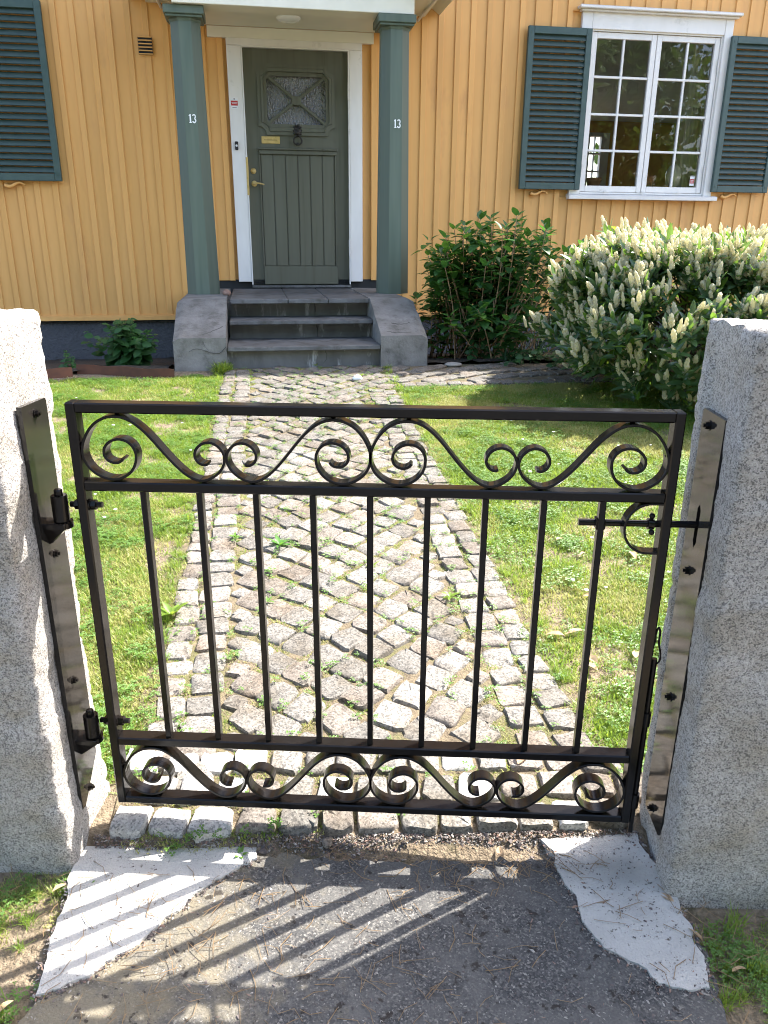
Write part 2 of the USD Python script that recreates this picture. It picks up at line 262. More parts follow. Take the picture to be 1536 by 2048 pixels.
# ---------------------------------------------------------------- ground
def sheet(xs, ys, zf):
    X, Y = np.meshgrid(xs, ys); Z = zf(X, Y); n, m = X.shape
    v = np.stack([X, Y, Z], -1).reshape(-1, 3); i = (np.arange(n - 1)[:, None] * m + np.arange(m - 1)).ravel()
    return np.asarray(v), np.vstack([np.stack([i, i + 1, i + m + 1], 1), np.stack([i, i + m + 1, i + m], 1)])
def dense(a, b, h, far): return np.unique(np.r_[[-far, -far * .5, -far * .25, -far * .1], np.arange(a, b, h), [far * .1, far * .25, far * .5, far]])
def zsoil(x, y):
    p = np.stack([x, y, 0 * x], -1)
    return zg(x, y) + 0.010 * (meshkit.fbm(p * 9, 3, 3) - 0.5) + 0.006 * (meshkit.noise(p * 40, 5) - 0.5) - 0.006
gxs, gys = dense(-3.0, 4.5, 0.045, 150.0), dense(-1.2, 7.0, 0.045, 150.0)
ground = obj('ground', sheet(gxs, gys, zsoil), M['soil'], smooth=True, kind='structure')

def noisy_outline(pts, step=0.012, amp=0.008, seed=0):
    p = np.array(pts + [pts[0]], float); out = []
    for a, b in zip(p[:-1], p[1:]):
        n = max(2, int(np.linalg.norm(b - a) / step)); out += [a + (b - a) * t for t in np.linspace(0, 1, n, endpoint=False)]
    out = np.array(out); q = np.c_[out * 30, np.zeros(len(out))]; q2 = np.c_[out * 110, np.zeros(len(out))]
    return out + amp * (np.stack([meshkit.noise(q, seed), meshkit.noise(q, seed + 5)], 1) - .5) * 2.2 + amp * .5 * (np.stack([meshkit.noise(q2, seed), meshkit.noise(q2, seed + 5)], 1) - .5) * 2
def slab(pts, z0, z1, seed=0, amp=0.008):
    pl = Polygon(noisy_outline(pts, seed=seed, amp=amp)).buffer(0)
    if pl.geom_type != 'Polygon': pl = max(pl.geoms, key=lambda g: g.area)
    m = trimesh.creation.extrude_polygon(pl, z1 - z0, engine='earcut'); m.apply_translation([0, 0, z0]); return m
obj('street', bx((-60, -7.5, -0.3), (60, -1.35, -0.034)), M['street'], kind='structure')
drive_pts = [(0.30, -0.050), (0.45, -0.046), (0.62, -0.052), (0.85, -0.036), (1.04, -0.022), (1.30, -0.2), (1.29, -0.36), (1.33, -0.6), (1.42, -1.36), (-0.12, -1.36), (-0.02, -0.6), (0.0, -0.42), (0.06, -0.36), (0.2, -0.2)]
drive_poly = Polygon(noisy_outline(drive_pts, seed=11, amp=0.012)).buffer(0)
asphalt = obj('driveway', slab(drive_pts, -0.09, -0.036, 11, 0.012), M['asphalt'], kind='structure')
LPATCH = [(-0.085, -0.05), (0.10, -0.030), (0.335, -0.012), (0.343, -0.055), (0.30, -0.10), (0.222, -0.18), (0.165, -0.27), (0.085, -0.37), (0.04, -0.41), (0.00, -0.42), (-0.02, -0.35), (-0.035, -0.27), (-0.05, -0.19), (-0.07, -0.13)]
RPATCH = [(1.00, 0.035), (1.10, 0.052), (1.24, 0.07), (1.275, -0.10), (1.285, -0.2), (1.285, -0.335), (1.235, -0.345), (1.185, -0.335), (1.155, -0.29), (1.098, -0.256), (1.065, -0.19), (1.062, -0.133), (1.035, -0.06), (1.03, 0.0)]
obj('mortar_patch', slab(LPATCH, -0.09, -0.029, 21, 0.007), M['mortar'], label='pale grey mortar strip crossed by bar shadows beside the left pillar', cat='mortar patch')
obj('mortar_patch', slab(RPATCH, -0.09, -0.030, 31, 0.007), M['mortar'], label='pale grey mortar strip in shade beside the right pillar', cat='mortar patch')

# ---------------------------------------------------------------- cobbled path
path = thing('cobbled_path', kind='structure')
def path_shift(v): return 0.11 * (6.04 - np.asarray(v)) / 4.0
def pathpt(up, v): u = up + path_shift(v); return W(u, v)
# bed of sand under the stones
us = np.linspace(-0.40, 0.90, 34); vs = np.linspace(2.02, 6.60, 110)
V = np.array([[pathpt(a, b) for a in us] for b in vs]).reshape(-1, 3)
zz = zsoil(V[:, 0], V[:, 1]); V[:, 2] = zz + 0.006 - 0.05 * (V[:, 1] < yfront(V[:, 0]) + .012)
k = (np.arange(len(vs) - 1)[:, None] * len(us) + np.arange(len(us) - 1)).ravel(); n_ = len(us)
obj('joint_bed', (V, np.vstack([np.stack([k, k + n_ + 1, k + 1], 1), np.stack([k, k + n_, k + n_ + 1], 1)])), M['joint'], path, smooth=True)
us2, vs2 = np.linspace(0.90, 3.6, 50), np.linspace(2.02, 2.64, 14)
V = np.array([[W(a, b) for a in us2] for b in vs2]).reshape(-1, 3); V[:, 2] = zsoil(V[:, 0], V[:, 1]) + 0.005
k = (np.arange(len(vs2) - 1)[:, None] * len(us2) + np.arange(len(us2) - 1)).ravel(); n_ = len(us2)
obj('joint_bed', (V, np.vstack([np.stack([k, k + n_ + 1, k + 1], 1), np.stack([k, k + n_, k + n_ + 1], 1)])), M['joint'], path, smooth=True)

def cobble(cx, cy, ang, a, b, lift=0.0, tilt=0.016):
    a, b = a * 1.065, b * 1.065
    """A split granite sett: a x b metres, its worn top near the ground surface."""
    n = 12; t = np.linspace(0, 2 * np.pi, n, endpoint=False) + 0.26; e = 0.34
    sq = np.stack([np.sign(np.cos(t)) * abs(np.cos(t)) ** e * a / 2, np.sign(np.sin(t)) * abs(np.sin(t)) ** e * b / 2], 1)
    sq *= 1 + rng.uniform(-.07, .07, (n, 1)); sq += rng.normal(0, .0022, (n, 2)); sk = rng.normal(0, .05); sq[:, 0] += sk * sq[:, 1]
    tx, ty = rng.normal(0, tilt, 2); top = 0.0095 + lift + rng.normal(0, 0.0025)
    def ring(s, z): p = sq * s; return np.c_[p, z + tx * p[:, 0] + ty * p[:, 1]]
    r0 = ring(0.98, top - 0.06); r1 = ring(1.0, top - 0.010); r2 = ring(0.925, top - 0.0012); r3 = ring(0.52, top)
    r1[:, 2] += rng.normal(0, .0015, n); r2[:, 2] += rng.normal(0, .0022, n); r3[:, 2] += rng.normal(.0012, .0012, n)
    r2[:, :2] += rng.normal(0, .0022, (n, 2))
    v = np.vstack([r0, r1, r2, r3, [[0, 0, top + rng.normal(.001, .001)]]]); f = []
    for k in range(3):
        for j in range(n):
            q = (j + 1) % n; f += [[k * n + j, k * n + q, (k + 1) * n + q], [k * n + j, (k + 1) * n + q, (k + 1) * n + j]]
    for j in range(n): f.append([3 * n + j, 3 * n + (j + 1) % n, 4 * n])
    c, s = math.cos(ang), math.sin(ang)
    x, y = v[:, 0] * c - v[:, 1] * s + cx, v[:, 0] * s + v[:, 1] * c + cy
    sl = zg(x, y)
    v = np.stack([x, y, v[:, 2] + sl], 1)
    return v, np.array(f)
spots = []   # x, y, angle, a, b, kind
P2 = lambda up, v: pathpt(up, v)[:2]
for up, wd in ((-0.315, 0.080), (-0.212, 0.098), (0.708, 0.098), (0.808, 0.088)):       # edging courses
    v = 2.06 + rng.uniform(0, .05)
    while v < 6.25:
        ln = rng.uniform(0.085, 0.118)
        if not (up > 0.6 and v < 2.66):
            p = P2(up + rng.normal(0, .005), v + ln / 2); spots.append((*p, ANG + rng.normal(0, .06), wd + rng.normal(0, .005), ln - 0.013, 'e'))
        v += ln
ca, sa = math.cos(math.radians(-44)), math.sin(math.radians(-44)); sp_ = 0.112
def diag(inside, sp=sp_):
    for i in range(-75, 75):
        off = rng.uniform(-.012, .012)
        for j in range(-75, 75):
            a, b = i * sp, j * sp * 1.02 + off + (0.5 * sp if i % 2 else 0) * 0.35
            u = a * ca - b * sa + 0.3; yv = a * sa + b * ca
            v = 4.2 - yv + 0.10 * ((u - 0.26) / 0.45) ** 2 * 0.5
            ok, x, y, f_ = inside(u, v)
            if ok: spots.append((x + rng.normal(0, .003), y + rng.normal(0, .003), ANG + math.radians(-44) + rng.normal(0, .10) - 0.25 * (u - .26), (sp - 0.012 + rng.normal(0, .004)) * f_, (sp - 0.011 + rng.normal(0, .004)) * f_, 'i'))
def in_main(u, v):
    if not (2.04 < v < 6.5): return False, 0, 0, 1
    hi = 0.645 if v > 2.66 else 0.85
    f_ = 1.0 if -0.112 < u < hi - .04 else .58      # cut stones along the edging courses
    if not (-0.168 < u < hi + .012): return False, 0, 0, 1
    x, y = P2(min(max(u, -.122), hi - .03) if f_ < 1 else u, v); lim = 0.275 + float(yfront(x)) + .042
    if y < lim - .045: return False, 0, 0, 1
    return True, x, max(y, lim - .01), (.62 if y < lim else f_)
def in_cross(u, v):
    x, y = W(u, v)[:2]
    return (2.06 < v < 2.52 and 0.97 < u < 3.5), x, y, 1.0
diag(in_main); diag(in_cross)
uu = 1.0
while uu < 3.5:
    ln = rng.uniform(.09, .12); x, y = W(uu + ln / 2, 2.585)[:2]; spots.append((x, y, ANG + rng.normal(0, .05), ln - .013, .085, 'e')); uu += ln
for row, (yy, dep) in enumerate(((-0.006, 0.076), (0.088, 0.084), (0.187, 0.085))):      # rows under the gate
    x = -0.025 + 0.03 * (row % 2) - 0.04 * (row == 2)
    while x < (1.17 if row == 0 else 1.22):
        w = rng.uniform(0.082, 0.108)
        spots.append((x + w / 2, yy + rng.normal(0, .003) + float(yfront(x + w / 2)) + .042, rng.normal(0, .04) + (.09 if x > .1 else 0), w - 0.014, dep - 0.006 + rng.normal(0, .003), 'w' if x < 0.24 else ('g' if rng.random() < .8 else 'w')))
        x += w
d = [np.hypot(s[0] - CAM[0], s[1] - CAM[1]) for s in spots]
order = np.argsort(d); rest = {'cobble_grey': [], 'cobble_warm': [], 'cobble_white': []}
for rank, i in enumerate(order):
    s = spots[i]
    mk = 'cobble_white' if s[5] == 'w' else ('cobble_grey' if rng.random() < .68 else 'cobble_warm')
    v, f = cobble(*s[:5], lift=0.004 if s[5] in 'wg' else 0.0)
    if rank < 300: obj('cobblestone', (v, f), M[mk], path, smooth=38)
    else: rest[mk].append(trimesh.Trimesh(v, f, process=False))
for mk, ms in rest.items():
    if ms: obj('far_cobbles', cat(ms), M[mk], path, smooth=38, kind='stuff')

# ---------------------------------------------------------------- granite pillars
def rough_block(lo, hi, step, amp, seed, round_=0.012, top_amp=0.0):
    lo, hi = np.array(lo, float), np.array(hi, float); V, F, off = [], [], 0
    for ax in range(3):
        a, b = [(1, 2), (2, 0), (0, 1)][ax]
        na, nb = max(2, int((hi[a] - lo[a]) / step)), max(2, int((hi[b] - lo[b]) / step))
        A, B = np.meshgrid(np.linspace(lo[a], hi[a], na + 1), np.linspace(lo[b], hi[b], nb + 1))
        for side in (0, 1):
            p = np.zeros((A.size, 3)); p[:, a], p[:, b], p[:, ax] = A.ravel(), B.ravel(), (lo, hi)[side][ax]
            i = (np.arange(nb)[:, None] * (na + 1) + np.arange(na)).ravel(); n = na + 1
            f = np.vstack([np.stack([i, i + 1, i + n + 1], 1), np.stack([i, i + n + 1, i + n], 1)])
            F.append((f if side else f[:, ::-1]) + off); V.append(p); off += len(p)
    m = trimesh.Trimesh(np.vstack(V), np.vstack(F), process=False); m.merge_vertices()
    p = m.vertices.copy()
    core = np.clip(p, lo + round_, hi - round_); dv = p - core; L = np.linalg.norm(dv, axis=1, keepdims=True)
    nrm = dv / np.maximum(L, 1e-9); p = core + nrm * round_
    w = meshkit.fbm(p * 7, 4, seed) - .5; w2 = meshkit.fbm(p * 28, 3, seed + 9) - .5; w3 = meshkit.noise(p * 110, seed + 3) - .5
    kk = 1 + top_amp * np.clip((p[:, 2] - (hi[2] - .05)) / .05, 0, 1)
    corner = (np.sum(np.abs(dv) > 1e-6, axis=1) > 1)
    disp = amp * (2.2 * w + 1.0 * w2 + 0.3 * w3) * kk - corner * np.abs(w2) * amp * 2.2
    p += nrm * disp[:, None]; m.vertices = p
    return m
pl = rough_block((-0.58, -0.12, -0.35), (-0.078, 0.118, 1.182), 0.0105, 0.0105, 40, 0.012, 0.6)
q = pl.vertices.copy(); seat = (q[:, 1] > -.052) & (q[:, 1] < .09) & (q[:, 0] > -.3); q[seat, 0] = np.minimum(q[seat, 0], -.0775); q[:, 0] += 0.012 * (1 - np.clip(q[:, 2] / .2, 0, 1)); pl.vertices = q
obj('gate_pillar', pl, M['granite'], smooth=42, label='sunlit rough granite gate pillar carrying the gate hinges', cat='pillar')
pr = rough_block((1.256, -0.122, -0.35), (1.80, 0.135, 1.185), 0.0105, 0.0080, 60, 0.012, 1.0)
q = pr.vertices.copy(); seat = (q[:, 1] > -.045) & (q[:, 1] < .09) & (q[:, 0] < 1.5); q[seat, 0] = np.maximum(q[seat, 0], 1.2675); pr.vertices = q
obj('gate_pillar', pr, M['granite'], smooth=42, label='shaded granite gate pillar with sunlit top and latch plate', cat='pillar')

# ---------------------------------------------------------------- plates and hinges on the pillars
def yz_prism(pts, x0, x1):       # outline in (y, z), thickness along x
    m = trimesh.creation.extrude_polygon(Polygon(pts), x1 - x0, engine='earcut'); p = m.vertices.copy()
    m.vertices = np.stack([x0 + p[:, 2], p[:, 0], p[:, 1]], 1); m.fix_normals(); return m
def hexbolt(c, ax, r=0.007, h=0.006):
    c = np.asarray(c, float); ax = np.asarray(ax, float)
    return cat([cyl(c, c + ax * 0.002, r * 1.35, 18), cyl(c + ax * .002, c + ax * (h + .002), r, 6), cyl(c + ax * (h + .002), c + ax * (h + .006), r * .5, 10)])
hp = thing('hinge_plate', 'long glossy black steel plate with two hinge pins on left pillar', 'hinge plate')
obj('plate', yz_prism([(-0.034, 0.065), (-0.020, 0.062), (0.066, 0.150), (0.068, 1.008), (0.064, 1.014), (-0.034, 1.014)], -0.078, -0.068), M['plate'], hp)
for y, z in ((0.017, 0.992), (0.012, 0.692), (0.008, 0.386), (0.010, 0.092)): obj('bolt', hexbolt((-0.068, y, z), (1, 0, 0)), M['gate'], hp)
for z in (0.757, 0.232):
    obj('hinge_bracket', cat([bx((-0.070, -0.022, z), (-0.022, 0.022, z + 0.013), 0.002), cyl((-0.036, 0, z + .0005), (-0.036, 0, z + .0125), 0.0215, 20)]), M['gate'], hp)
    g = trimesh.convex.convex_hull(np.array([(-0.069, -0.021, z + .001), (-0.024, -0.021, z + .001), (-0.069, 0.021, z + .001), (-0.024, 0.021, z + .001), (-0.069, -0.004, z - 0.038), (-0.069, 0.004, z - 0.038), (-0.062, 0, z - 0.036)]))
    obj('hinge_gusset', g, M['gate'], hp); obj('hinge_pin', lathe([(0, .001), (.0085, .001), (.0085, .068), (.007, .0705), (0, .0708)], (-0.036, 0, z + .013 - .001), 18), M['gate'], hp, smooth=30)
lp = thing('latch_plate', 'long glossy black steel plate with latch slot on right pillar', 'latch plate')
pp = trimesh.creation.extrude_polygon(Polygon([(-0.036, 0.075), (-0.024, 0.048), (0.078, 0.048), (0.082, 0.06), (0.082, 1.005), (0.078, 1.012), (-0.036, 1.012)],
     [[(0.016, 0.748), (0.026, 0.735), (0.034, 0.748), (0.034, 0.818), (0.025, 0.828), (0.016, 0.818)]]), 0.010, engine='earcut')
q = pp.vertices.copy(); pp.vertices = np.stack([1.258 + q[:, 2], q[:, 0], q[:, 1]], 1); pp.fix_normals()
obj('plate', pp, M['plate'], lp); obj('slot_recess', bx((1.2672, 0.012, 0.73), (1.2678, 0.038, 0.832)), M['black'], lp)
for y, z in ((0.038, 0.986), (0.031, 0.682), (0.026, 0.382), (0.031, 0.078)): obj('bolt', hexbolt((1.258, y, z), (-1, 0, 0), 0.0075, 0.007), M['gate'], lp)

# ---------------------------------------------------------------- the gate
gate = thing('garden_gate', 'black wrought iron garden gate with scrolls and nine upright bars', 'gate')
GD = 0.035
for x in (0.0, 1.18): obj('stile', bx((x, 0, 0.056), (x + 0.02, GD, 1.018), 0.0028), M['gate'], gate)
for z0, z1 in ((0.056, 0.0755), (0.2195, 0.2405), (0.836, 0.8565), (0.997, 1.018)):
    obj('rail', bx((0.0185, 0.0004, z0 + .0003), (1.1815, GD - .0004, z1 - .0003), 0.0026), M['gate'], gate)
for i in range(9):
    x = 0.136 + 0.116 * i
    obj('bar', bx((x - 0.0063, 0.0080, 0.239), (x + 0.0063, 0.0270, 0.8375), 0.0012), M['gate'], gate)
BIG = [(360, 935), (320, 892), (280, 850), (250, 831), (220, 827), (190, 840), (170, 870), (165, 900), (175, 927), (200, 949), (232, 957), (260, 945), (273, 920), (270, 896), (255, 879), (235, 874), (216, 882), (208, 900), (214, 915), (231, 923), (247, 914)]
SML = [(360, 935), (380, 951), (405, 960), (430, 952), (447, 934), (451, 910), (442, 893), (425, 882), (405, 884), (393, 897), (392, 912), (401, 924), (417, 926)]
def px(q, y=0.010):
    d = fwd0 + cam_r * (q[0] - 768) / FPX - cam_u * (q[1] - 1024) / FPX; t = (y - CAM[1]) / d[1]; return (CAM + t * d)[[0, 2]]
fwd0 = fwd
cl = [px(q) for q in BIG[::-1]] + [px(q) for q in SML[1:]]
cl = np.array(cl); cl = spline(cl, 150)
lo, hi = cl.min(0), cl.max(0)
cl = np.stack([0.0235 + (cl[:, 0] - lo[0]) / (hi[0] - lo[0]) * (0.3105 - 0.0235), 0.8585 + 0.003 + (cl[:, 1] - lo[1]) / (hi[1] - lo[1]) * (0.994 - 0.8645)], 1)
def strip(c, y0, y1, th):
    t = np.gradient(c, axis=0); t /= np.linalg.norm(t, axis=1, keepdims=True); nn = np.stack([-t[:, 1], t[:, 0]], 1)
    a, b = c + nn * th / 2, c - nn * th / 2; n = len(c)
    def row(p, y): return np.stack([p[:, 0], np.full(n, y), p[:, 1]], 1)
    ch = 0.0009; a2, b2 = c + nn * (th / 2 - ch), c - nn * (th / 2 - ch)
    rows = [row(a2, y0), row(a, y0 + ch), row(a, y1 - ch), row(a2, y1), row(b2, y1), row(b, y1 - ch), row(b, y0 + ch), row(b2, y0)]
    V = np.vstack(rows); F = []
    for k in range(8):
        k2 = (k + 1) % 8
        for i in range(n - 1): F += [[k * n + i, k2 * n + i, k2 * n + i + 1], [k * n + i, k2 * n + i + 1, k * n + i + 1]]
    for e in (0, n - 1):
        r = [k * n + e for k in range(8)]
        for k in range(1, 7): F.append([r[0], r[k], r[k + 1]] if e else [r[0], r[k + 1], r[k]])
    m = trimesh.Trimesh(V, F, process=False); m.fix_normals(); return m
for dz, h in ((0.0, 1.0), (-0.7785, 1.0)):
    for k in range(2):
        for mir in (0, 1):
            c = cl.copy()
            if mir: c[:, 0] = 0.6250 - c[:, 0]
            c[:, 0] += 0.5775 * k; c[:, 1] += dz
            obj('scroll', strip(c, 0.0025, 0.0325, 0.0056), M['gate'], gate, smooth=35)
            i0, i1 = int(np.argmax(c[:, 1])), int(np.argmin(c[:, 1]))
            xb = c[60:, :] if False else c
            wl = [ball((c[i0, 0], 0.0167, 0.9965 + dz), (0.006, 0.006, 0.0045), 1)]
            loc_min = [j for j in range(2, len(c) - 2) if c[j, 1] < c[j - 1, 1] and c[j, 1] <= c[j + 1, 1] and c[j, 1] < 0.872 + dz]
            for j in loc_min: wl.append(ball((c[j, 0], 0.0167, 0.8572 + dz), (0.006, 0.006, 0.0045), 1))
            obj('weld', cat(wl), M['gate'], gate, smooth=True)
    for x in (0.0215, 0.3125, 0.6013, 0.8900, 1.1785):
        obj('weld', ball((x, 0.0167, (0.93 if abs(x - .3125) > .01 and abs(x - .89) > .01 else 0.905) + dz), (0.0055, 0.005, 0.006), 1), M['gate'], gate, smooth=True)
# latch: D strap, sliding rod, knob, guide collar
th = np.linspace(math.radians(90), math.radians(270), 40)
dl = np.r_[[(1.181, 0.8335), (1.168, 0.8335)], np.stack([1.160 + 0.050 * np.cos(th), 0.7810 + 0.0525 * np.sin(th)], 1), [(1.168, 0.7285), (1.181, 0.7285)]]
obj('latch_strap', strip(dl, 0.003, 0.032, 0.005), M['gate'], gate, smooth=35)
rod = obj('latch_rod', cyl((1.022, 0.0255, 0.785), (1.276, 0.0255, 0.785), 0.0072, 18), M['gate'], gate, smooth=40)
obj('rod_guide', cat([bx((1.0545, 0.0105, 0.7735), (1.0735, 0.0350, 0.7965), 0.002)]), M['gate'], gate)
kn = [cyl((1.160, 0.0255, .785), (1.172, 0.0255, .785), 0.0115, 16)]
for a in (75, 195, 315):
    e = np.array([1.166, 0.0255 + 0.019 * math.cos(math.radians(a)) * -1, 0.785 + 0.019 * math.sin(math.radians(a))]); kn += [cyl((1.166, .0255, .785), e, .0035, 8), ball(e, .006, 2)]
obj('latch_knob', cat(kn), M['gate'], gate, smooth=40)
# drop bolt on the right stile
DX, DY = 1.2065, 0.010
obj('drop_bolt', cat([cyl((DX, DY, 0.028), (DX, DY, 0.485), 0.0062, 16)]), M['gate'], gate, smooth=40)
lpz = np.array([(0, .0, .560), (-.004, 0, .548), (-.0042, 0, .525), (-.009, 0, .505), (-.0115, 0, .489), (-.009, 0, .477), (-.003, 0, .473), (.003, 0, .473), (.009, 0, .477), (.0115, 0, .489), (.009, 0, .505), (.0042, 0, .525), (.004, 0, .548), (0, 0, .560)])
obj('bolt_loop', tube(spline(lpz, 60) + np.array([DX, DY - .001, 0]), 0.0022, 8), M['gate'], gate, smooth=True)
for z0, z1 in ((0.318, 0.352), (0.098, 0.135)):
    obj('bolt_sleeve', cat([cyl((DX, DY, z0), (DX, DY, z1), 0.0098, 18), bx((1.1985, DY - .004, z0 + .004), (1.203, DY + .004, z1 - .004))]), M['gate'], gate, smooth=40)
# hinge eyes with their threaded bolts through the left stile
for z in (0.757, 0.232):
    zc = z + 0.042
    e = lathe([(0.009, -.028), (.0155, -.028), (.0165, -.026), (.0165, .026), (.0155, .028), (.009, .028)], (-0.036, 0, zc), 24)
    obj('hinge_eye', e, M['gate'], gate, smooth=40)
    obj('hinge_bolt', cyl((-0.021, 0.0165, zc + .003), (0.046, 0.0165, zc + .003), 0.0062, 14), M['gate'], gate, smooth=40)
    obj('hinge_nut', cyl((-0.0105, 0.0165, zc + .003), (-0.0005, 0.0165, zc + .003), 0.0108, 6), M['gate'], gate)
    obj('hinge_nut', cat([cyl((0.0203, 0.0165, zc + .003), (0.0225, 0.0165, zc + .003), 0.0125, 18), cyl((0.0225, 0.0165, zc + .003), (0.0335, 0.0165, zc + .003), 0.0108, 6)]), M['gate'], gate)

# ---------------------------------------------------------------- the house
house = thing('house', 'yellow wooden house with white window and dark green door', 'house', loc=O, rotz=math.degrees(ANG))
def hx(name, label=None):     # a part that has sub-parts of its own
    pp = path_of(house); x = UsdGeom.Xform.Define(stage, pp + '/' + numbered(pp, name)); return tag(x, label)
U0, U1, ZT = -5.0, 10.0, 5.35
holes = [(-0.005, 0.955, 0.865, 2.925), (3.285, 4.645, 1.77, 3.2), (3.285 - 7.01, 4.645 - 7.01, 1.77, 3.2)]
wallm = []
for a, b in ((U0, holes[2][0]), (holes[2][1], holes[0][0]), (holes[0][1], holes[1][0]), (holes[1][1], U1)): wallm.append(wbx(a, b, -0.16, -0.022, 0.56, ZT))
for h in holes:
    wallm.append(wbx(h[0], h[1], -0.16, -0.022, h[3], ZT))
    if h[2] > 1: wallm.append(wbx(h[0], h[1], -0.16, -0.022, 0.56, h[2]))
wallm += [wbx(U0, U0 + .15, -8, -0.16, 0.2, ZT), wbx(U1 - .15, U1, -8, -0.16, 0.2, ZT), wbx(U0, 3.0, -8.1, -8, 0.2, ZT), wbx(6.0, 6.55, -8.1, -8, 0.2, ZT), wbx(7.15, U1, -8.1, -8, 0.2, ZT), wbx(3.0, 6.0, -8.1, -8, 0.2, 1.7), wbx(3.0, 6.0, -8.1, -8, 3.4, ZT), wbx(6.55, 7.15, -8.1, -8, 0.2, 1.9), wbx(6.55, 7.15, -8.1, -8, 3.3, ZT)]
obj('wall', cat(wallm), M['yellow'], house)
obj('roof', cat([prism([(U0 - .4, ZT), (U1 + .4, ZT), (U1 + .4, ZT + .12), (U0 - .4, ZT + .12)], -0.2, 0.62),
    trimesh.convex.convex_hull(np.array([(u, -v, z) for u in (U0 - .4, U1 + .4) for v, z in ((0.66, ZT + .1), (0.66, ZT + .2), (-4, ZT + 3.6), (-8.7, ZT + .1), (-8.7, ZT + .2))]))]), M['roof'], house)
# vertical board cladding: wide boards with narrow cover battens, cut round the openings
covers = [(-0.16, 1.10, 0.84, 3.07), (3.175, 4.735, 1.72, 3.34), (3.175 - 7.01, 4.735 - 7.01, 1.72, 3.34)]
def spans(u0, u1, zb):
    s = [(zb, ZT)]
    for a, b, z0, z1 in covers:
        if u1 > a and u0 < b:
            s = [t for lo, hi in s for t in ((lo, min(hi, z0)), (max(lo, z1), hi)) if t[1] - t[0] > .02]
    return s
def zbase(u): return 0.918 if -0.65 < u < 1.42 else 0.600
u = U0; PER = 0.155; k = 0
while u < U1:
    jit = rng.normal(0, .003)
    for lo, hi in spans(u, u + PER, zbase(u + PER / 2)):
        a, b = u + .001, u + PER - .001
        for (ca_, cb_, z0, z1) in covers:
            if hi <= z0 + .001 or lo >= z1 - .001: continue
            if a < ca_ < b: b = ca_
            if a < cb_ < b: a = cb_
        if b - a > .01: obj('board', wbx(a, b, -0.024, -0.004 + rng.normal(0, .0008), lo, hi, 0.002), M['yellow'], house)
    bc = u + jit
    for lo, hi in spans(bc - .02, bc + .03, zbase(bc)):
        m = prism([(bc - .027, lo), (bc + .027, lo), (bc + .027, hi), (bc - .027, hi)], -0.0045, 0.0)
        p = m.vertices.copy(); sel = p[:, 1] < -0.0045 + .0046
        m = trimesh.convex.convex_hull(np.array([(bc + s * w, -v, z) for z in (lo, hi) for s in (-1, 1) for w, v in ((.027, -0.006), (.027, -0.0005), (.0245, 0.0065))]))
        obj('batten', m, M['yellow'], house)
    u += PER
# foot of the wall: sloping drip board and rendered plinth
for a, b in ((U0, -0.655), (1.425, U1)):
    obj('drip_board', trimesh.convex.convex_hull(np.array([(x, -v, z) for x in (a, b) for v, z in ((-.02, .60), (0.018, .602), (.040, .588), (.040, .552), (-.02, .552))])), M['yellow'], house)
pm = rough_block((U0, 0.012, -0.1), (U1, 0.25, 0.556), 0.06, 0.004, 77, 0.004)
obj('plinth', pm, M['plinth'], house, smooth=True)
obj('sill_gap', wbx(-0.66, 1.42, -0.10, -0.012, 0.80, 0.925), M['black'], house)

# shutters
def shutter(ua, ub, za, zb, flip):
    s = hx('shutter'); F = lambda n, m, **k: obj(n, m, M['shutter'], s, **k)
    sw = 0.058; V0, V1 = 0.022, 0.060
    F('stile', wbx(ua, ua + sw, V0, V1, za, zb, .004)); F('stile', wbx(ub - sw, ub, V0, V1, za, zb, .004))
    F('rail', wbx(ua + sw, ub - sw, V0 + .002, V1 - .002, zb - .062, zb, .003)); F('rail', wbx(ua + sw, ub - sw, V0 + .002, V1 - .002, za, za + .062, .003))
    n = 24; z0, z1 = za + .062, zb - .062
    for i in range(n):
        zc = z0 + (i + .5) * (z1 - z0) / n; hh = (z1 - z0) / n
        m = trimesh.convex.convex_hull(np.array([(x, -v, z) for x in (ua + sw, ub - sw) for v, z in ((V0 + .003, zc + hh * .46), (V0 + .009, zc + hh * .52), (V1 - .003, zc - hh * .30), (V1 - .009, zc - hh * .38))]))
        F('slat', m)
    for du in (.03, -.03):
        for zz in (za + .05, zb - .05):
            uu_ = ua + du if du > 0 else ub + du
            F('screw', cyl((uu_, -V1 - .0025, zz), (uu_, -V1 + .002, zz), .007, 10))
    return s
for ua, ub in ((2.645, 3.275), (4.715, 5.345), (4.715 - 7.01, 5.345 - 7.01), (2.645 - 7.01, 3.275 - 7.01)):
    shutter(ua, ub, 1.785, 3.19, 0)
    cpts = spline([(ua + .13, -.012, 1.752), (ua + .19, -.016, 1.742), (ua + .22, -.018, 1.758), (ua + .30, -.018, 1.748)], 20)
    if ua > -3: obj('shutter_catch', tube(cpts + np.array([0, -.012, 0]), np.linspace(.018, .008, 20), 8), M['yellow'], house, smooth=True)

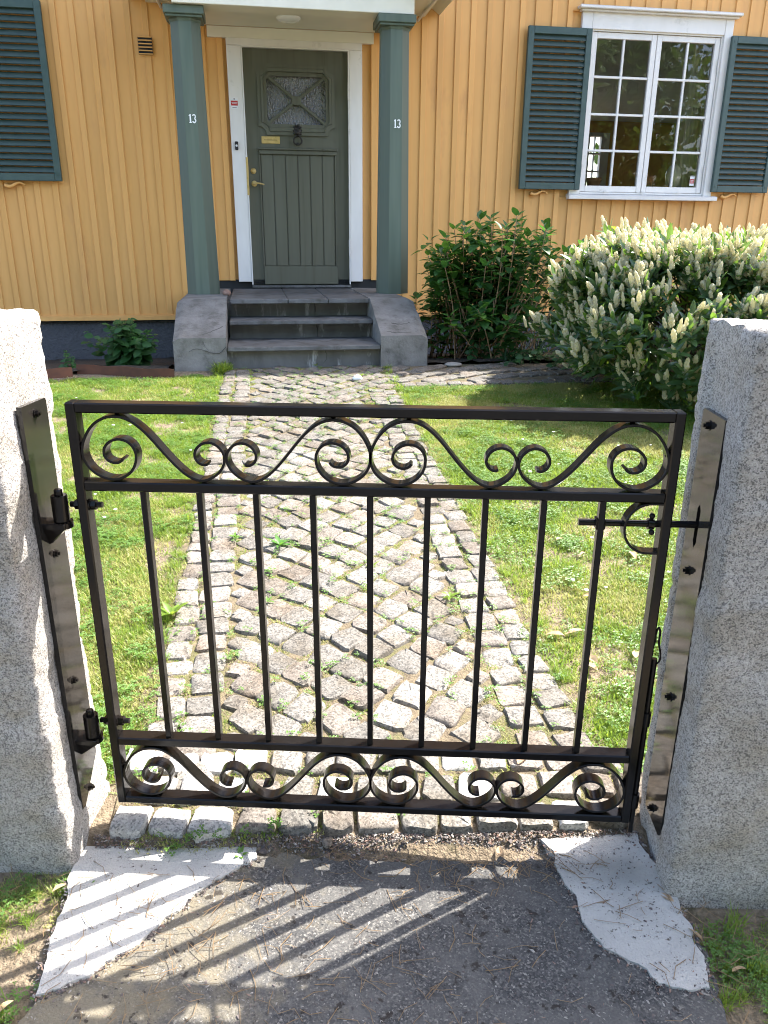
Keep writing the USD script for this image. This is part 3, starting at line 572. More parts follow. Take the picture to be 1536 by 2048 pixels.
# windows: casing, cornice, sill, two sashes of 2 x 4 panes
def window(du):
    w = hx('window'); F = lambda n, m, mt='white', **k: obj(n, m, M[mt], w, **k)
    F('casing', wbx(du + 3.178, du + 3.283, -.02, .020, 1.745, 3.335, .004)); F('casing', wbx(du + 4.647, du + 4.735, -.02, .020, 1.745, 3.335, .004))
    F('head_board', wbx(du + 3.283, du + 4.647, -.02, .018, 3.197, 3.335, .003))
    F('cornice', cat([wbx(du + 3.13, du + 4.79, -.02, .075, 3.352, 3.380, .006), wbx(du + 3.155, du + 4.765, -.02, .050, 3.334, 3.352, .006)]))
    F('sill', trimesh.convex.convex_hull(np.array([(x, -v, z) for x in (du + 3.165, du + 4.775) for v, z in ((-.02, 1.752), (.075, 1.738), (.080, 1.730), (.078, 1.700), (-.02, 1.695))])))
    F('frame', cat([wbx(du + 3.283, du + 3.300, -.12, .004, 1.752, 3.197), wbx(du + 4.630, du + 4.647, -.12, .004, 1.752, 3.197), wbx(du + 3.300, du + 4.630, -.12, .004, 3.183, 3.197), wbx(du + 3.300, du + 4.630, -.12, .006, 1.752, 1.768)]))
    for a, b in ((3.302, 3.9625), (3.9675, 4.628)):
        a += du; b += du; z0, z1 = 1.772, 3.179; st = 0.052
        F('sash', cat([wbx(a, a + st, -.055, -.006, z0, z1, .003), wbx(b - st, b, -.055, -.006, z0, z1, .003), wbx(a + st, b - st, -.055, -.0075, z1 - st, z1, .003), wbx(a + st, b - st, -.055, -.0075, z0, z0 + st * 1.1, .003)]))
        ga, gb, h0, h1 = a + st, b - st, z0 + st * 1.1, z1 - st; mw = 0.011; gm = (ga + gb) / 2
        F('muntin', wbx(gm - mw, gm + mw, -.045, -.011, h0, h1, .003))
        for r in range(1, 4):
            zc = h0 + (h1 - h0) * r / 4; F('muntin', wbx(ga, gb, -.044, -.0125, zc - mw, zc + mw, .003))
        for c in range(2):
            for r in range(4):
                xa, xb = (ga, gm - mw) if c == 0 else (gm + mw, gb)
                za, zb = h0 + (h1 - h0) * r / 4 + (mw if r else 0), h0 + (h1 - h0) * (r + 1) / 4 - (mw if r < 3 else 0)
                tl = rng.normal(0, .0007, 2)
                F('pane', (np.array([(xa, .0300 + tl[0], za), (xb, .0300, za), (xb, .0300 + tl[1], zb), (xa, .0300, zb)]), np.array([[0, 1, 2, 3]])), 'glass')
        for zz in (z0 + .14, z1 - .30):
            F('hinge', cyl((a - .002 if a - du < 3.5 else b + .002, -.0062, zz), (a - .002 if a - du < 3.5 else b + .002, -.0062, zz + .11), .0075, 10), smooth=40)
    for x in (3.56, 3.965, 4.36): F('latch', cat([wbx(du + x - .05, du + x + .05, .004, .010, 1.770, 1.776), cyl((du + x, -.014, 1.768), (du + x, -.014, 1.785), .006, 8)]))
window(0.0); window(-7.01)
# the room behind the right window
obj('room', cat([wbx(2.2, 2.3, -7.9, -.17, .9, 3.6), wbx(8.5, 8.6, -7.9, -.17, .9, 3.6), wbx(2.2, 8.6, -7.9, -.17, .9, 1.0), wbx(2.2, 8.6, -7.9, -.17, 3.5, 3.6)]), M['room'], house)
rw = hx('rear_window'); obj('frame', cat([wbx(6.55, 6.74, -8.06, -7.96, 1.9, 3.3), wbx(6.98, 7.15, -8.06, -7.96, 1.9, 3.3), wbx(6.62, 6.98, -8.06, -7.96, 1.9, 1.97), wbx(6.62, 6.98, -8.06, -7.96, 3.23, 3.3)]), M['white'], rw)
for z in (2.28, 2.60, 2.92): obj('muntin', wbx(6.62, 6.98, -8.04, -7.99, z - .015, z + .015), M['white'], rw)
obj('muntin', wbx(6.85, 6.87, -8.04, -7.99, 1.97, 3.23), M['white'], rw)
obj('window_board', wbx(3.2, 4.75, -.42, -.162, 1.765, 1.79, .004), M['white'], house)
def curtain(u0, u1, v, z0, z1):
    t = np.linspace(0, 1, 40); V = np.array([[(u0 + (u1 - u0) * a, -(v + .02 * math.sin(a * 26)), z) for a in t] for z in (z0, z1)]).reshape(-1, 3)
    return V, np.array([[i, i + 1, i + 41, i + 40] for i in range(39)])
obj('curtain', curtain(3.20, 3.40, -.30, 1.8, 3.3), M['white'], house, smooth=True); obj('curtain', curtain(4.52, 4.70, -.30, 1.8, 3.3), M['white'], house, smooth=True)

# door casing and door
obj('door_casing', wbx(-.140, -.012, -.02, .022, .905, 2.93, .004), M['white'], house); obj('door_casing', wbx(.962, 1.083, -.02, .022, .905, 2.93, .004), M['white'], house)
obj('door_casing', wbx(-.140, 1.083, -.02, .0215, 2.931, 3.07, .003), M['white'], house)
obj('door_jamb', cat([wbx(-.012, -.001, -.12, .0245, .88, 2.93), wbx(.951, .962, -.12, .0245, .88, 2.93), wbx(-.001, .951, -.12, .0245, 2.919, 2.93)]), M['white'], house)
obj('entrance_board', wbx(-.30, 1.19, -.02, .0295, 2.985, 3.073, .003), M['cream'], house)
door = hx('door', 'dark green panelled front door with star glazed top')
DV = -0.012
def D(n, m, mt='door', **k): return obj(n, m, M[mt], door, **k)
fr_out = (0.118, 0.828, 2.215, 2.800); g0, g1, h0, h1 = 0.198, 0.748, 2.305, 2.708
D('leaf', prism([(0, .873), (.95, .873), (.95, 2.918), (0, 2.918)], DV - .045, DV, holes=[[(g0, h0), (g1, h0), (g1, h1), (g0, h1)]]))
def notched(a, b, c, d, r, n=7):
    pts = []
    for cx_, cz_, s in ((b, d, 180), (a, d, 270), (a, c, 0), (b, c, 90)):
        for t in np.linspace(0, 90, n):
            ang = math.radians(s + 90 - t); pts.append((cx_ + r * math.cos(ang), cz_ + r * math.sin(ang)))
    return pts
oct_hole = lambda a, b, c, d, k: [(a + k, c), (b - k, c), (b, c + k), (b, d - k), (b - k, d), (a + k, d), (a, d - k), (a, c + k)]
D('glazing_frame', cat([prism(notched(*fr_out, .072), DV, DV + .014, holes=[notched(.148, .798, 2.245, 2.770, .070)]),
    prism(notched(.150, .796, 2.247, 2.768, .070), DV, DV + .020, holes=[oct_hole(.172, .774, 2.277, 2.738, .055)]),
    prism(oct_hole(.174, .772, 2.279, 2.736, .055), DV - .01, DV + .009, holes=[oct_hole(g0 + .004, g1 - .004, h0 + .004, h1 - .004, .034)])]))
cxm, czm = (g0 + g1) / 2, (h0 + h1) / 2
mun = []
for a, b in (((g0, h0), (g1, h1)), ((g0, h1), (g1, h0))):
    a, b = np.array(a), np.array(b); d = (b - a) / np.linalg.norm(b - a); n = np.array([-d[1], d[0]])
    for sgn, (s, e) in ((1, (a, np.array([cxm, czm]) - d * .03)), (1, (np.array([cxm, czm]) + d * .03, b))):
        mun.append(prism([tuple(s + n * .013), tuple(s - n * .013), tuple(e - n * .013), tuple(e + n * .013)], DV - .02, DV + .004)); mun.append(prism([tuple(s + n * .006), tuple(s - n * .006), tuple(e - n * .006), tuple(e + n * .006)], DV - .02, DV + .010))
D('glazing_bar', cat(mun)); D('glazing_boss', prism(oct_hole(cxm - .042, cxm + .042, czm - .036, czm + .036, .020), DV - .02, DV + .012))
C4 = [(g0, h0), (g1, h0), (g1, h1), (g0, h1)]
for i in range(4):
    a, b = C4[i], C4[(i + 1) % 4]; D('pane', (np.array([(a[0], -(DV - .022), a[1]), (b[0], -(DV - .022), b[1]), (cxm, -(DV - .022), czm)]), np.array([[0, 1, 2]])), 'rippled')
D('ledge', cat([wbx(.100, .846, DV, DV + .040, 2.088, 2.106, .005), wbx(.112, .834, DV, DV + .026, 2.050, 2.088, .004)]))
for i in range(6):
    a = .121 + i * .1155; D('plank', wbx(a + .003, a + .1125, DV, DV + .011, 1.054, 2.050, .004)); 
    D('bead', cyl((a + .1155, -DV - .002, 1.056), (a + .1155, -DV - .002, 2.048), .0042, 8)) if i < 5 else None
D('kick_board', wbx(.112, .838, DV, DV + .016, .880, 1.054, .004)); D('panel_edge', wbx(.108, .119, DV, DV + .014, 1.054, 2.050, .002)); D('panel_edge', wbx(.820, .831, DV, DV + .014, 1.054, 2.050, .002))
D('letter_plate', wbx(.139, .308, DV, DV + .006, 2.142, 2.204, .002), 'brass'); D('letter_mark', cat([wbx(.165 + i * .0105, .165 + i * .0105 + .006, DV + .0061, DV + .0066, 2.170, 2.176) for i in range(11)]), 'iron_dark')
D('lock', lathe([(0, .016), (.010, .016), (.012, .014), (.020, .010), (.026, .003), (.026, 0)], n=20).apply_transform(trimesh.transformations.rotation_matrix(math.pi / 2, [1, 0, 0])).apply_translation([.050, -DV, 1.905]), 'brass', smooth=40)
D('handle', cat([lathe([(0, .012), (.012, .012), (.024, .008), (.027, .002), (.027, 0)], n=20).apply_transform(trimesh.transformations.rotation_matrix(math.pi / 2, [1, 0, 0])).apply_translation([.054, -DV, 1.795]),
    tube(spline([(.054, -DV - .008, 1.795), (.056, -DV - .045, 1.795), (.085, -DV - .055, 1.797), (.12, -DV - .053, 1.792), (.145, -DV - .050, 1.786)], 24), np.linspace(.010, .006, 24), 10)]), 'brass', smooth=40)
D('strike_plate', wbx(-.016, .004, DV, DV + .038, 1.690, 2.022, .003), 'brass')
kc = np.array([.473, -DV, 2.0])
D('knocker', cat([ball((.473, -DV - .012, 2.252), (.036, .024, .045), 2), ball((.473, -DV - .032, 2.238), (.018, .016, .020), 2), ball((.455, -DV - .03, 2.268), (.010, .008, .010), 1), ball((.491, -DV - .03, 2.268), (.010, .008, .010), 1)] +
    [ball((.473 + .036 * math.cos(t), -DV - .012, 2.256 + .044 * math.sin(t)), (.012, .012, .012), 1) for t in np.linspace(0, 2 * math.pi, 11)[:-1]] +
    [tube(spline([(.473 + .006, -DV - .030, 2.216), (.473 + .030, -DV - .024, 2.192), (.473 + .038, -DV - .02, 2.165), (.473 + .020, -DV - .018, 2.142), (.473, -DV - .018, 2.136), (.473 - .020, -DV - .018, 2.142), (.473 - .038, -DV - .02, 2.165), (.473 - .030, -DV - .024, 2.192), (.473 - .006, -DV - .030, 2.216)], 40), .0075, 8), ball((.473, -DV - .02, 2.142), (.016, .014, .014), 1)]), 'iron_dark', smooth=True)
for z in (2.52, 1.15):
    D('hinge', cat([cyl((.953, -.0285, z), (.953, -.0285, z + .075), .009, 12), cyl((.953, -.0285, z + .078), (.953, -.0285, z + .15), .009, 12)]), 'white', smooth=40)
obj('threshold', wbx(-.012, .962, -.12, .05, .850, .8725, .003), M['slate'], house)
st = hx('alarm_sticker', 'small white sticker with a red band on the door casing')
obj('backing', wbx(-.125, -.060, .0222, .0235, 2.420, 2.512), M['paper'], st); obj('band', wbx(-.123, -.062, .0236, .0241, 2.446, 2.486), M['red'], st)
obj('print', cat([wbx(-.118, -.067, .0242, .0245, 2.470, 2.4735), wbx(-.114, -.071, .0242, .0245, 2.459, 2.4625)]), M['paper'], st); obj('logo', cat([wbx(-.097, -.088, .0236, .024, 2.494, 2.506), wbx(-.112, -.074, .0236, .024, 2.430, 2.434)]), M['iron_dark'], st)
db = hx('doorbell', 'small black doorbell with white button'); obj('case', wbx(-.108, -.078, .0222, .038, 2.078, 2.150, .004), M['black'], db); obj('button', cyl((-.093, -.037, 2.114), (-.093, -.0415, 2.114), .010, 16), M['paper'], db)
vg = hx('wall_vent'); obj('backing', wbx(-.897, -.775, .0132, .0150, 2.824, 2.962), M['black'], vg)
for i in range(6): obj('fin', wbx(-.894, -.778, .0151, .026, 2.826 + i * .0262, 2.826 + i * .0262 + .0085), M['yellow'], vg)

# porch: beam, ceiling, lamp, gable roof, two octagonal columns
obj('porch_beam', wbx(-.52, 1.385, .72, .93, 3.016, 3.34, .004), M['cream'], house)
obj('porch_ceiling', cat([wbx(-.50, 1.36, .032, .718, 3.074, 3.095), wbx(-.50, -.42, .031, .72, 3.03, 3.0739), wbx(1.28, 1.36, .031, .72, 3.03, 3.0739)]), M['cream'], house)
obj('ceiling_lamp', lathe([(0, -.035), (.05, -.033), (.085, -.024), (.105, -.008), (.105, 0)], (.40, -.40, 3.0735), 28), M['opal'], house, smooth=True)
obj('porch_soffit', cat([wbx(-.80, -.525, .031, 1.10, 3.22, 3.24), wbx(1.39, 1.66, .031, 1.10, 3.22, 3.24)]), M['cream'], house)
obj('porch_gable', cat([prism([(-.80, 3.345), (1.66, 3.345), (.43, 4.20)], .0135, 1.0)]), M['cream'], house)
obj('porch_roof', cat([prism([(.43, 4.302), (1.80, 3.342), (1.80, 3.38), (.43, 4.34)], .0135, 1.23), prism([(.43, 4.302), (.43, 4.34), (-.94, 3.38), (-.94, 3.342)], .0135, 1.23)]), M['roof'], house)
obj('verge_board', cat([prism([(.43, 4.20), (1.80, 3.24), (1.80, 3.34), (.43, 4.30)], .0135, 1.22), prism([(.43, 4.20), (.43, 4.30), (-.94, 3.34), (-.94, 3.24)], .0135, 1.22)]), M['cream'], house)
for sx in (-.675, 1.60): obj('rain_pipe', tube(spline([(sx, -.022, 3.19), (sx + .02 * (1 if sx > 0 else -1), -.30, 3.21), (sx + .05 * (1 if sx > 0 else -1), -1.0, 3.215)], 12), .012, 8), M['white'], house, smooth=True)
for cu, cv, lab in ((-.437, .745, 'left'), (1.243, .800, 'right')):
    c = hx('porch_column'); z0, z1 = .846, 2.935
    def octa(r, z): t = np.radians(22.5 + 45 * np.arange(8)); return np.stack([cu + r * np.cos(t), -cv + r * np.sin(t), np.full(8, z)], 1)
    k8 = 1 / math.cos(math.radians(22.5))
    obj('shaft', trimesh.convex.convex_hull(np.vstack([octa(.137 * k8, z0), octa(.114 * k8, z1)])), M['column'], c)
    obj('collar', trimesh.convex.convex_hull(np.vstack([octa(.116 * k8, z1 - .022), octa(.124 * k8, z1 - .008), octa(.124 * k8, z1)])), M['column'], c)
    obj('capital', cat([wbx(cu - .155, cu + .155, cv - .155, cv + .155, z1 + .018, z1 + .078, .005), wbx(cu - .140, cu + .140, cv - .140, cv + .140, z1, z1 + .018, .003)]), M['column'], c)
    try:    # the figures 1 and 3 as they are painted on the column
        fz, fv = 2.19, cv + .119
        w = .019
        one = prism([(-.021, 0), (-.010, 0), (-.010, .066), (-.017, .066), (-.027, .056), (-.027, .050), (-.021, .053)], 0, .0015)
        foot = prism([(-.027, 0), (-.004, 0), (-.004, .005), (-.027, .005)], .0015, .0025)
        def arc(cx_, cz_, r0, r1, a0, a1):
            t = np.radians(np.linspace(a0, a1, 22)); return prism([(cx_ + r1 * math.cos(x) * .85, cz_ + r1 * math.sin(x)) for x in t] + [(cx_ + r0 * math.cos(x) * .8, cz_ + r0 * math.sin(x)) for x in t[::-1]], 0, .0015)
        three = cat([arc(.014, .0485, .009, .0178, -80, 160), arc(.014, .0185, .0095, .0192, -165, 85)])
        num = cat([one, foot, three]); p = num.vertices.copy()
        zrel = fz - z0; rad = .137 + (.114 - .137) * (fz + p[:, 2] - z0) / (z1 - z0)
        num.vertices = np.stack([p[:, 0] + cu + .01, -cv - rad - .0008 + p[:, 1], p[:, 2] + fz], 1); obj('house_number', num, M['numeral'], c, label='painted house number 13')
    except Exception as e:
        print('number', e)

# steps: three slate treads between two sloping concrete cheeks
steps = hx('front_steps')
S = lambda n, m, mt, **k: obj(n, m, M[mt], steps, **k)
def wavy(m, amp, seed, sub=0):
    p = m.vertices.copy(); m.vertices = p + amp * (np.stack([meshkit.noise(p * 14, seed + i) for i in range(3)], 1) - .5); return m
S('landing_base', wbx(-.62, 1.30, .051, 1.22, .2, .805), 'concrete')
for i, (a, b) in enumerate(((-.198, .27), (.273, .60), (.603, .945))): S('landing_slab', wbx(a, b, .052, 1.41 + .004 * math.sin(i * 9), .8055, .843, .005), 'slate')
S('riser', wbx(-.199, .50, 1.0, 1.245, .675, .8052), 'riser'); S('riser', wbx(.503, .945, 1.0, 1.242, .675, .8052), 'riser')
S('tread', wbx(-.205, .945, 1.15, 1.625, .660, .693, .005), 'slate'); S('riser', wbx(-.21, .50, 1.2, 1.50, .520, .652), 'riser'); S('riser', wbx(.503, .945, 1.2, 1.497, .520, .652), 'riser')
S('mortar_strip', wbx(.12, .73, 1.2, 1.502, .652, .6595), 'concrete')
S('tread', wbx(-.222, .945, 1.42, 2.03, .507, .541, .005), 'slate'); S('riser', wbx(-.225, .945, 1.5, 1.975, .2, .5068), 'riser')
def crack(pts, r=.0022):
    p = spline(pts, 26); p += .006 * (np.stack([meshkit.noise(p * 60, 7 + i) for i in range(3)], 1) - .5) * np.array([1, .2, 1]); S('crack', tube(p, np.linspace(r, r * .5, 26), 5), 'black')
def cheek(ua, ub, ch):
    pr_ = [(0.02, -.05), (0.02, .8445), (1.43, .8445), (2.03, .612), (2.035, -.05)]
    m = trimesh.convex.convex_hull(np.array([(x, -v, z) for x in (ua, ub) for v, z in pr_]))
    m = m.subdivide_to_size(.07); p = m.vertices.copy()
    edge = np.clip((p[:, 0] - (ub - .05)) / .05, 0, 1) if ch > 0 else np.clip(((ua + .05) - p[:, 0]) / .05, 0, 1)
    p[:, 2] -= edge * .025 * (p[:, 2] > .5); m.vertices = p + .007 * (np.stack([meshkit.noise(p * 9, 3 + i) for i in range(3)], 1) - .5); return m
S('cheek', cheek(-.615, -.226, -1), 'concrete', smooth=30); S('cheek', cheek(.947, 1.315, 1), 'concrete', smooth=30)
crack([(.50, -1.2445, .80), (.505, -1.2445, .74), (.50, -1.2445, .69)]); crack([(.49, -1.501, .645), (.50, -1.501, .58), (.498, -1.501, .53)]); crack([(.515, -1.976, .50), (.53, -1.976, .45), (.50, -1.976, .40)], .0016)
crack([(-.23, -2.034, .545), (-.33, -2.036, .50), (-.42, -2.034, .53), (-.50, -2.036, .515)]); crack([(-.40, -2.00, .622), (-.395, -2.033, .58), (-.36, -2.036, .52)], .0018); crack([(-.25, -1.86, .678), (-.31, -1.92, .655), (-.40, -1.98, .632)], .0016)
crack([(1.06, -1.84, .688), (1.14, -1.86, .679), (1.22, -1.82, .692)], .002); crack([(1.0, -1.97, .636), (1.10, -1.99, .628), (1.25, -1.965, .637)], .0014)
# things behind the panes
pot = lambda u, s: lathe([(0, 0), (.055 * s, 0), (.075 * s, .10 * s), (.075 * s, .101 * s), (.083 * s, .101 * s), (.083 * s, .135 * s), (.074 * s, .135 * s), (.072 * s, .10 * s), (0, .10 * s)], W(u, -.25, 1.7905), 24)
for u, s, lab in ((3.55, .95, 'plant pot holding a dark leafy plant behind the lower left panes'), (4.13, 1.15, 'plain terracotta plant pot behind the window beside the white globe')):
    t = thing('flower_pot', lab, 'flower pot'); obj('pot', pot(u, s), M['terracotta'], t, smooth=35)
t = thing('globe_lamp', 'white egg-shaped lamp behind the lower right window pane', 'lamp')
gp = W(4.40, -.185, 1.7905)
obj('base', lathe([(0, 0), (.05, 0), (.05, .035), (.045, .04), (0, .04)], gp, 24), M['white'], t, smooth=35); obj('globe', ball(gp + np.array([0, 0, .155]), (.080, .080, .118), 3), M['opal'], t, smooth=True)
ws = thing('window_sticker', 'small red and white alarm sticker in the lower right pane', 'sticker', loc=O, rotz=math.degrees(ANG))
obj('backing', wbx(4.505, 4.555, -.0288, -.0280, 1.845, 1.935), M['paper'], ws); obj('band', wbx(4.507, 4.553, -.0278, -.0272, 1.868, 1.910), M['red'], ws)
obj('print', cat([wbx(4.512, 4.548, -.027, -.0266, 1.892, 1.896), wbx(4.512, 4.545, -.027, -.0266, 1.880, 1.884)]), M['paper'], ws)

# ---------------------------------------------------------------- planting
def leaves(B, D, N, L, Wd, fold=0.25, curl=0.25, rows=((0.10, .45), (0.35, 1.0), (0.65, .88), (0.87, .45)), wave=0.0):
    """Many leaves at once: base points B, directions D, face normals N, lengths L, widths Wd -> (n, k, 3) vertices and the faces of one leaf."""
    B, D, N = np.asarray(B, float), np.asarray(D, float), np.asarray(N, float)
    D = D / np.linalg.norm(D, axis=1, keepdims=True); S_ = np.cross(D, N); S_ /= np.maximum(np.linalg.norm(S_, axis=1, keepdims=True), 1e-6); N = np.cross(S_, D)
    L, Wd = np.broadcast_to(L, len(B))[:, None], np.broadcast_to(Wd, len(B))[:, None]; out = [B]
    for s, w in rows:
        mid = B + D * L * s - N * L * curl * s * s * .5
        for t in (-1, 0, 1): out.append(mid + S_ * Wd * .5 * w * t + N * Wd * (fold * w * abs(t) + wave * (rng.random((len(B), 1)) - .5) * abs(t)))
    out.append(B + D * L - N * L * curl * .5); n = len(rows); F = [[0, 2, 1], [0, 3, 2]]
    for r in range(n - 1):
        for t in (0, 1):
            a = 1 + r * 3 + t; F += [[a, a + 1, a + 4], [a, a + 4, a + 3]]
    e = 1 + (n - 1) * 3; F += [[e, e + 1, 3 * n + 1], [e + 1, e + 2, 3 * n + 1]]
    return np.stack(out, 1), np.array(F)
def join(VV, F):
    n, k, _ = VV.shape; return VV.reshape(-1, 3), (F[None] + (np.arange(n) * k)[:, None, None]).reshape(-1, 3)
def leaf_parts(parent, VV, F, mat, mat2=None, pick=None, limit=300, name='leaf'):
    """The leaves that show largest become parts of their own, the others one part."""
    c = VV.mean(1); dist = np.linalg.norm(c - CAM, axis=1) if pick is None else pick
    o = np.argsort(dist); sel = o[:limit]; rest_ = o[limit:]
    for i in sel: obj(name, (VV[i], F), mat if mat2 is None or rng.random() > .15 else mat2, parent, smooth=True)
    if len(rest_): obj('foliage', join(VV[rest_], F), mat, parent, smooth=True, kind='stuff')
def rnd_dir(n):
    d = rng.normal(size=(n, 3)); return d / np.linalg.norm(d, axis=1, keepdims=True)

# cherry laurel in bloom
laurel = thing('cherry_laurel', 'broad cherry laurel covered in creamy white flower spikes before the yellow wall', 'shrub')
LC, LR, LH = np.array([2.86, 4.12]), np.array([1.25, 0.88]), 0.95
def laurel_r(phi, h):     # outline radius factor, fullest at half height, lumpy
    prof = np.interp(h, [0, .12, .35, .7, .9, 1.0], [.70, .86, 1.0, .98, .86, .62])
    return prof * (0.80 + .40 * meshkit.noise(np.stack([np.cos(phi) * 3.0, np.sin(phi) * 3.0, h * 3.6], -1), 4))
shoots = []
for _ in range(1750):
    h = rng.random() ** 0.8; phi = rng.uniform(0, 2 * np.pi)
    if rng.random() < .38: rr = math.sqrt(rng.random()); h = 1.0 - .10 * rng.random() - .12 * rr ** 2
    else: rr = 1 - .22 * rng.random() ** 1.3
    f = float(laurel_r(np.array(phi), np.array(min(h, .92)))) * rr
    x, y = LC + LR * f * np.array([math.cos(phi), math.sin(phi)]); g = float(zg(x, y))
    lump = .20 * (float(meshkit.noise(np.array([x * 3.1, y * 3.1, 0.5]), 8)) - .5)
    z = g + .06 + h * (LH + lump) * (1 - .0 * rr)
    if x > 4.2 or y > 5.05: continue
    out = np.array([math.cos(phi) * rr * .75, math.sin(phi) * rr * .75, 0.45 + .75 * h]); out += rng.normal(0, .22, 3); out /= np.linalg.norm(out)
    shoots.append((np.array([x, y, z]), out, h))
B, D, N, Ln, Wn, new = [], [], [], [], [], []
for p, o, h in shoots:
    a = np.cross(o, [0.3, .9, .1]); a /= np.linalg.norm(a); b = np.cross(o, a); n = rng.integers(7, 11); ph = rng.uniform(0, 6.28)
    for i in range(n):
        th_ = ph + i * 2.4; e = math.cos(th_) * a + math.sin(th_) * b; s = i / n
        d_ = o * (.35 + .75 * (1 - s)) + e * (.55 + .5 * s); B.append(p - o * .13 * s); D.append(d_); N.append(o - e * .3)
        Ln.append(rng.uniform(.085, .130)); Wn.append(rng.uniform(.029, .041)); new.append(rng.random() < .07)
VV, LF = leaves(B, D, N, np.array(Ln), np.array(Wn), .16, .22); new = np.array(new)
leaf_parts(laurel, VV[~new], LF, M['laurel'], limit=200)
leaf_parts(laurel, VV[new], LF, M['laurel_new'], limit=40, name='young_leaf')
def spike(p, d, L, r, seed):
    r_ = np.random.default_rng(seed); n, m = 9, 9; t = np.linspace(0, 1, n); prof = r * np.minimum(1, .65 + 2.5 * t) * np.sqrt(np.clip(1.03 - t ** 5.0, 0, 1))
    a = np.cross(d, [.3, .8, .2]); a /= np.linalg.norm(a); b = np.cross(d, a); th_ = np.linspace(0, 2 * np.pi, m, endpoint=False)
    V = []
    for i in range(n):
        rr = prof[i] * (1 + r_.uniform(-.30, .30, m)); tw = th_ + i * .35
        V.append(p + d * (L * t[i]) + (np.cos(tw)[:, None] * a + np.sin(tw)[:, None] * b) * rr[:, None] + d * r_.uniform(-.004, .004, (m, 1)))
    V = np.vstack(V); F = []
    for i in range(n - 1):
        for j in range(m):
            q = (j + 1) % m; F += [[i * m + j, i * m + q, (i + 1) * m + q], [i * m + j, (i + 1) * m + q, (i + 1) * m + j]]
    return V, np.array(F)
sp = []
for k, (p, o, h) in enumerate(shoots):
    if rng.random() > .95: continue
    for i in range(rng.integers(1, 6)):
        d_ = np.array([0, 0, .62]) + o * .75 + rng.normal(0, .24, 3); d_ /= np.linalg.norm(d_)
        sp.append(spike(p + rng.normal(0, .022, 3) + o * .015, d_, rng.uniform(.045, .100), rng.uniform(.0095, .0165), k * 5 + i))
dist = [np.linalg.norm(s[0].mean(0) - CAM) - .9 * s[0].mean(0)[2] for s in sp]; o_ = np.argsort(dist)
for i in o_[:300]: obj('flower_spike', sp[i], M['blossom'], laurel)
if len(o_) > 300: obj('flower_spikes_behind', cat([trimesh.Trimesh(*sp[i], process=False) for i in o_[300:]]), M['blossom'], laurel, kind='stuff')
br = []
for k in range(70):
    p, o, h = shoots[rng.integers(len(shoots))]; base = np.array([*(LC + LR * .35 * rng.normal(0, .5, 2)), 0]); base[2] = float(zg(base[0], base[1]))
    br.append(tube(spline([base, base * .5 + p * .5 + np.array([0, 0, .06]), p], 8), np.linspace(.011, .003, 8), 5))
obj('branches', cat(br), M['trunk'], laurel, smooth=True)
obj('shrub_bed', bx((0, 0, 0), (.001, .001, .001)), M['bed'], None) if False else None

# hydrangea with bare tan canes
hyd = thing('hydrangea', 'dark green hydrangea with bare tan canes growing right of the steps', 'shrub')
tips, canes = [], []
for k in range(150):
    low = k >= 112
    bu, bv = rng.normal(1.90, .24), rng.normal(1.30, .20); bu = np.clip(bu, 1.5, 2.5); bv = np.clip(bv, .75, 1.85)
    t = rng.random(); hgt = rng.uniform(.10, .50) if low else (rng.uniform(.45, 1.10) if k > 34 else rng.uniform(.85, 1.12)); bv = rng.uniform(1.25, 1.92) if low else bv
    lean = rng.uniform(-.45, .62); lv = rng.normal(.05, .18)
    tu, tv = max(1.52, bu + lean * (.35 + .6 * hgt)), bv + lv * hgt
    hgt *= 1.02 - .42 * max(0, abs(tu - 2.02) - .10) ** 1.2
    b0 = W(bu, bv, 0); g = b0[2] = float(zg(b0[0], b0[1])) - .01; hgt += (.375 - g) * .9; p1 = W(tu, np.clip(tv, .25, 2.0), g + max(.18, hgt))
    c = spline([b0, b0 * .55 + p1 * .45 + np.array([0, 0, .05]) + rng.normal(0, .03, 3), p1], 10); canes.append((c, rng.uniform(.0045, .008)))
    tips.append((c[-1], c[-1] - c[-3], hgt)); 
    if hgt > .5: tips.append((c[-3], c[-2] - c[-4], hgt))
    for s in range(rng.integers(0, 3)):
        q = c[rng.integers(5, 9)] + np.array([*rng.normal(0, .07, 2), rng.uniform(.03, .12)]); tips.append((q, rng.normal(0, .4, 3) + [0, 0, 1], hgt))
for c, r in canes: obj('cane', tube(c, np.linspace(r, r * .5, len(c)), 6), M['bark'], hyd, smooth=True)
for k in range(40):      # dry side twigs
    c, r = canes[rng.integers(len(canes))]; q = c[rng.integers(3, 8)]
    obj('twig', tube(spline([q, q + np.array([*rng.normal(0, .05, 2), .07]), q + np.array([*rng.normal(0, .12, 2), rng.uniform(.10, .2)])], 5), np.linspace(.003, .0015, 5), 4), M['bark'], hyd, smooth=True)
B, D, N, Ln = [], [], [], []
for p, d_, h in tips:
    d_ = d_ / np.linalg.norm(d_); ph = rng.uniform(0, 3.14)
    for lev in range(rng.integers(3, 5)):
        for s in (0, math.pi):
            az = ph + lev * 1.57 + s + rng.normal(0, .25); e = np.array([math.cos(az), math.sin(az), 0])
            B.append(p - d_ * .045 * lev + e * .012); D.append(e * (.45 + .35 * lev) + np.array([0, 0, .55 - .28 * lev]) + rng.normal(0, .12, 3)); N.append(np.array([0, 0, 1]) - e * .15); Ln.append(rng.uniform(.070, .100) + .014 * min(lev, 2))
HV, HF = leaves(B, D, N, np.array(Ln), np.array(Ln) * .66, .10, .45, ((.12, .55), (.34, 1.0), (.62, .86), (.85, .42)), .06)
newl = np.array([(b - O) @ EU < 1.75 and rng.random() < .6 for b in B])
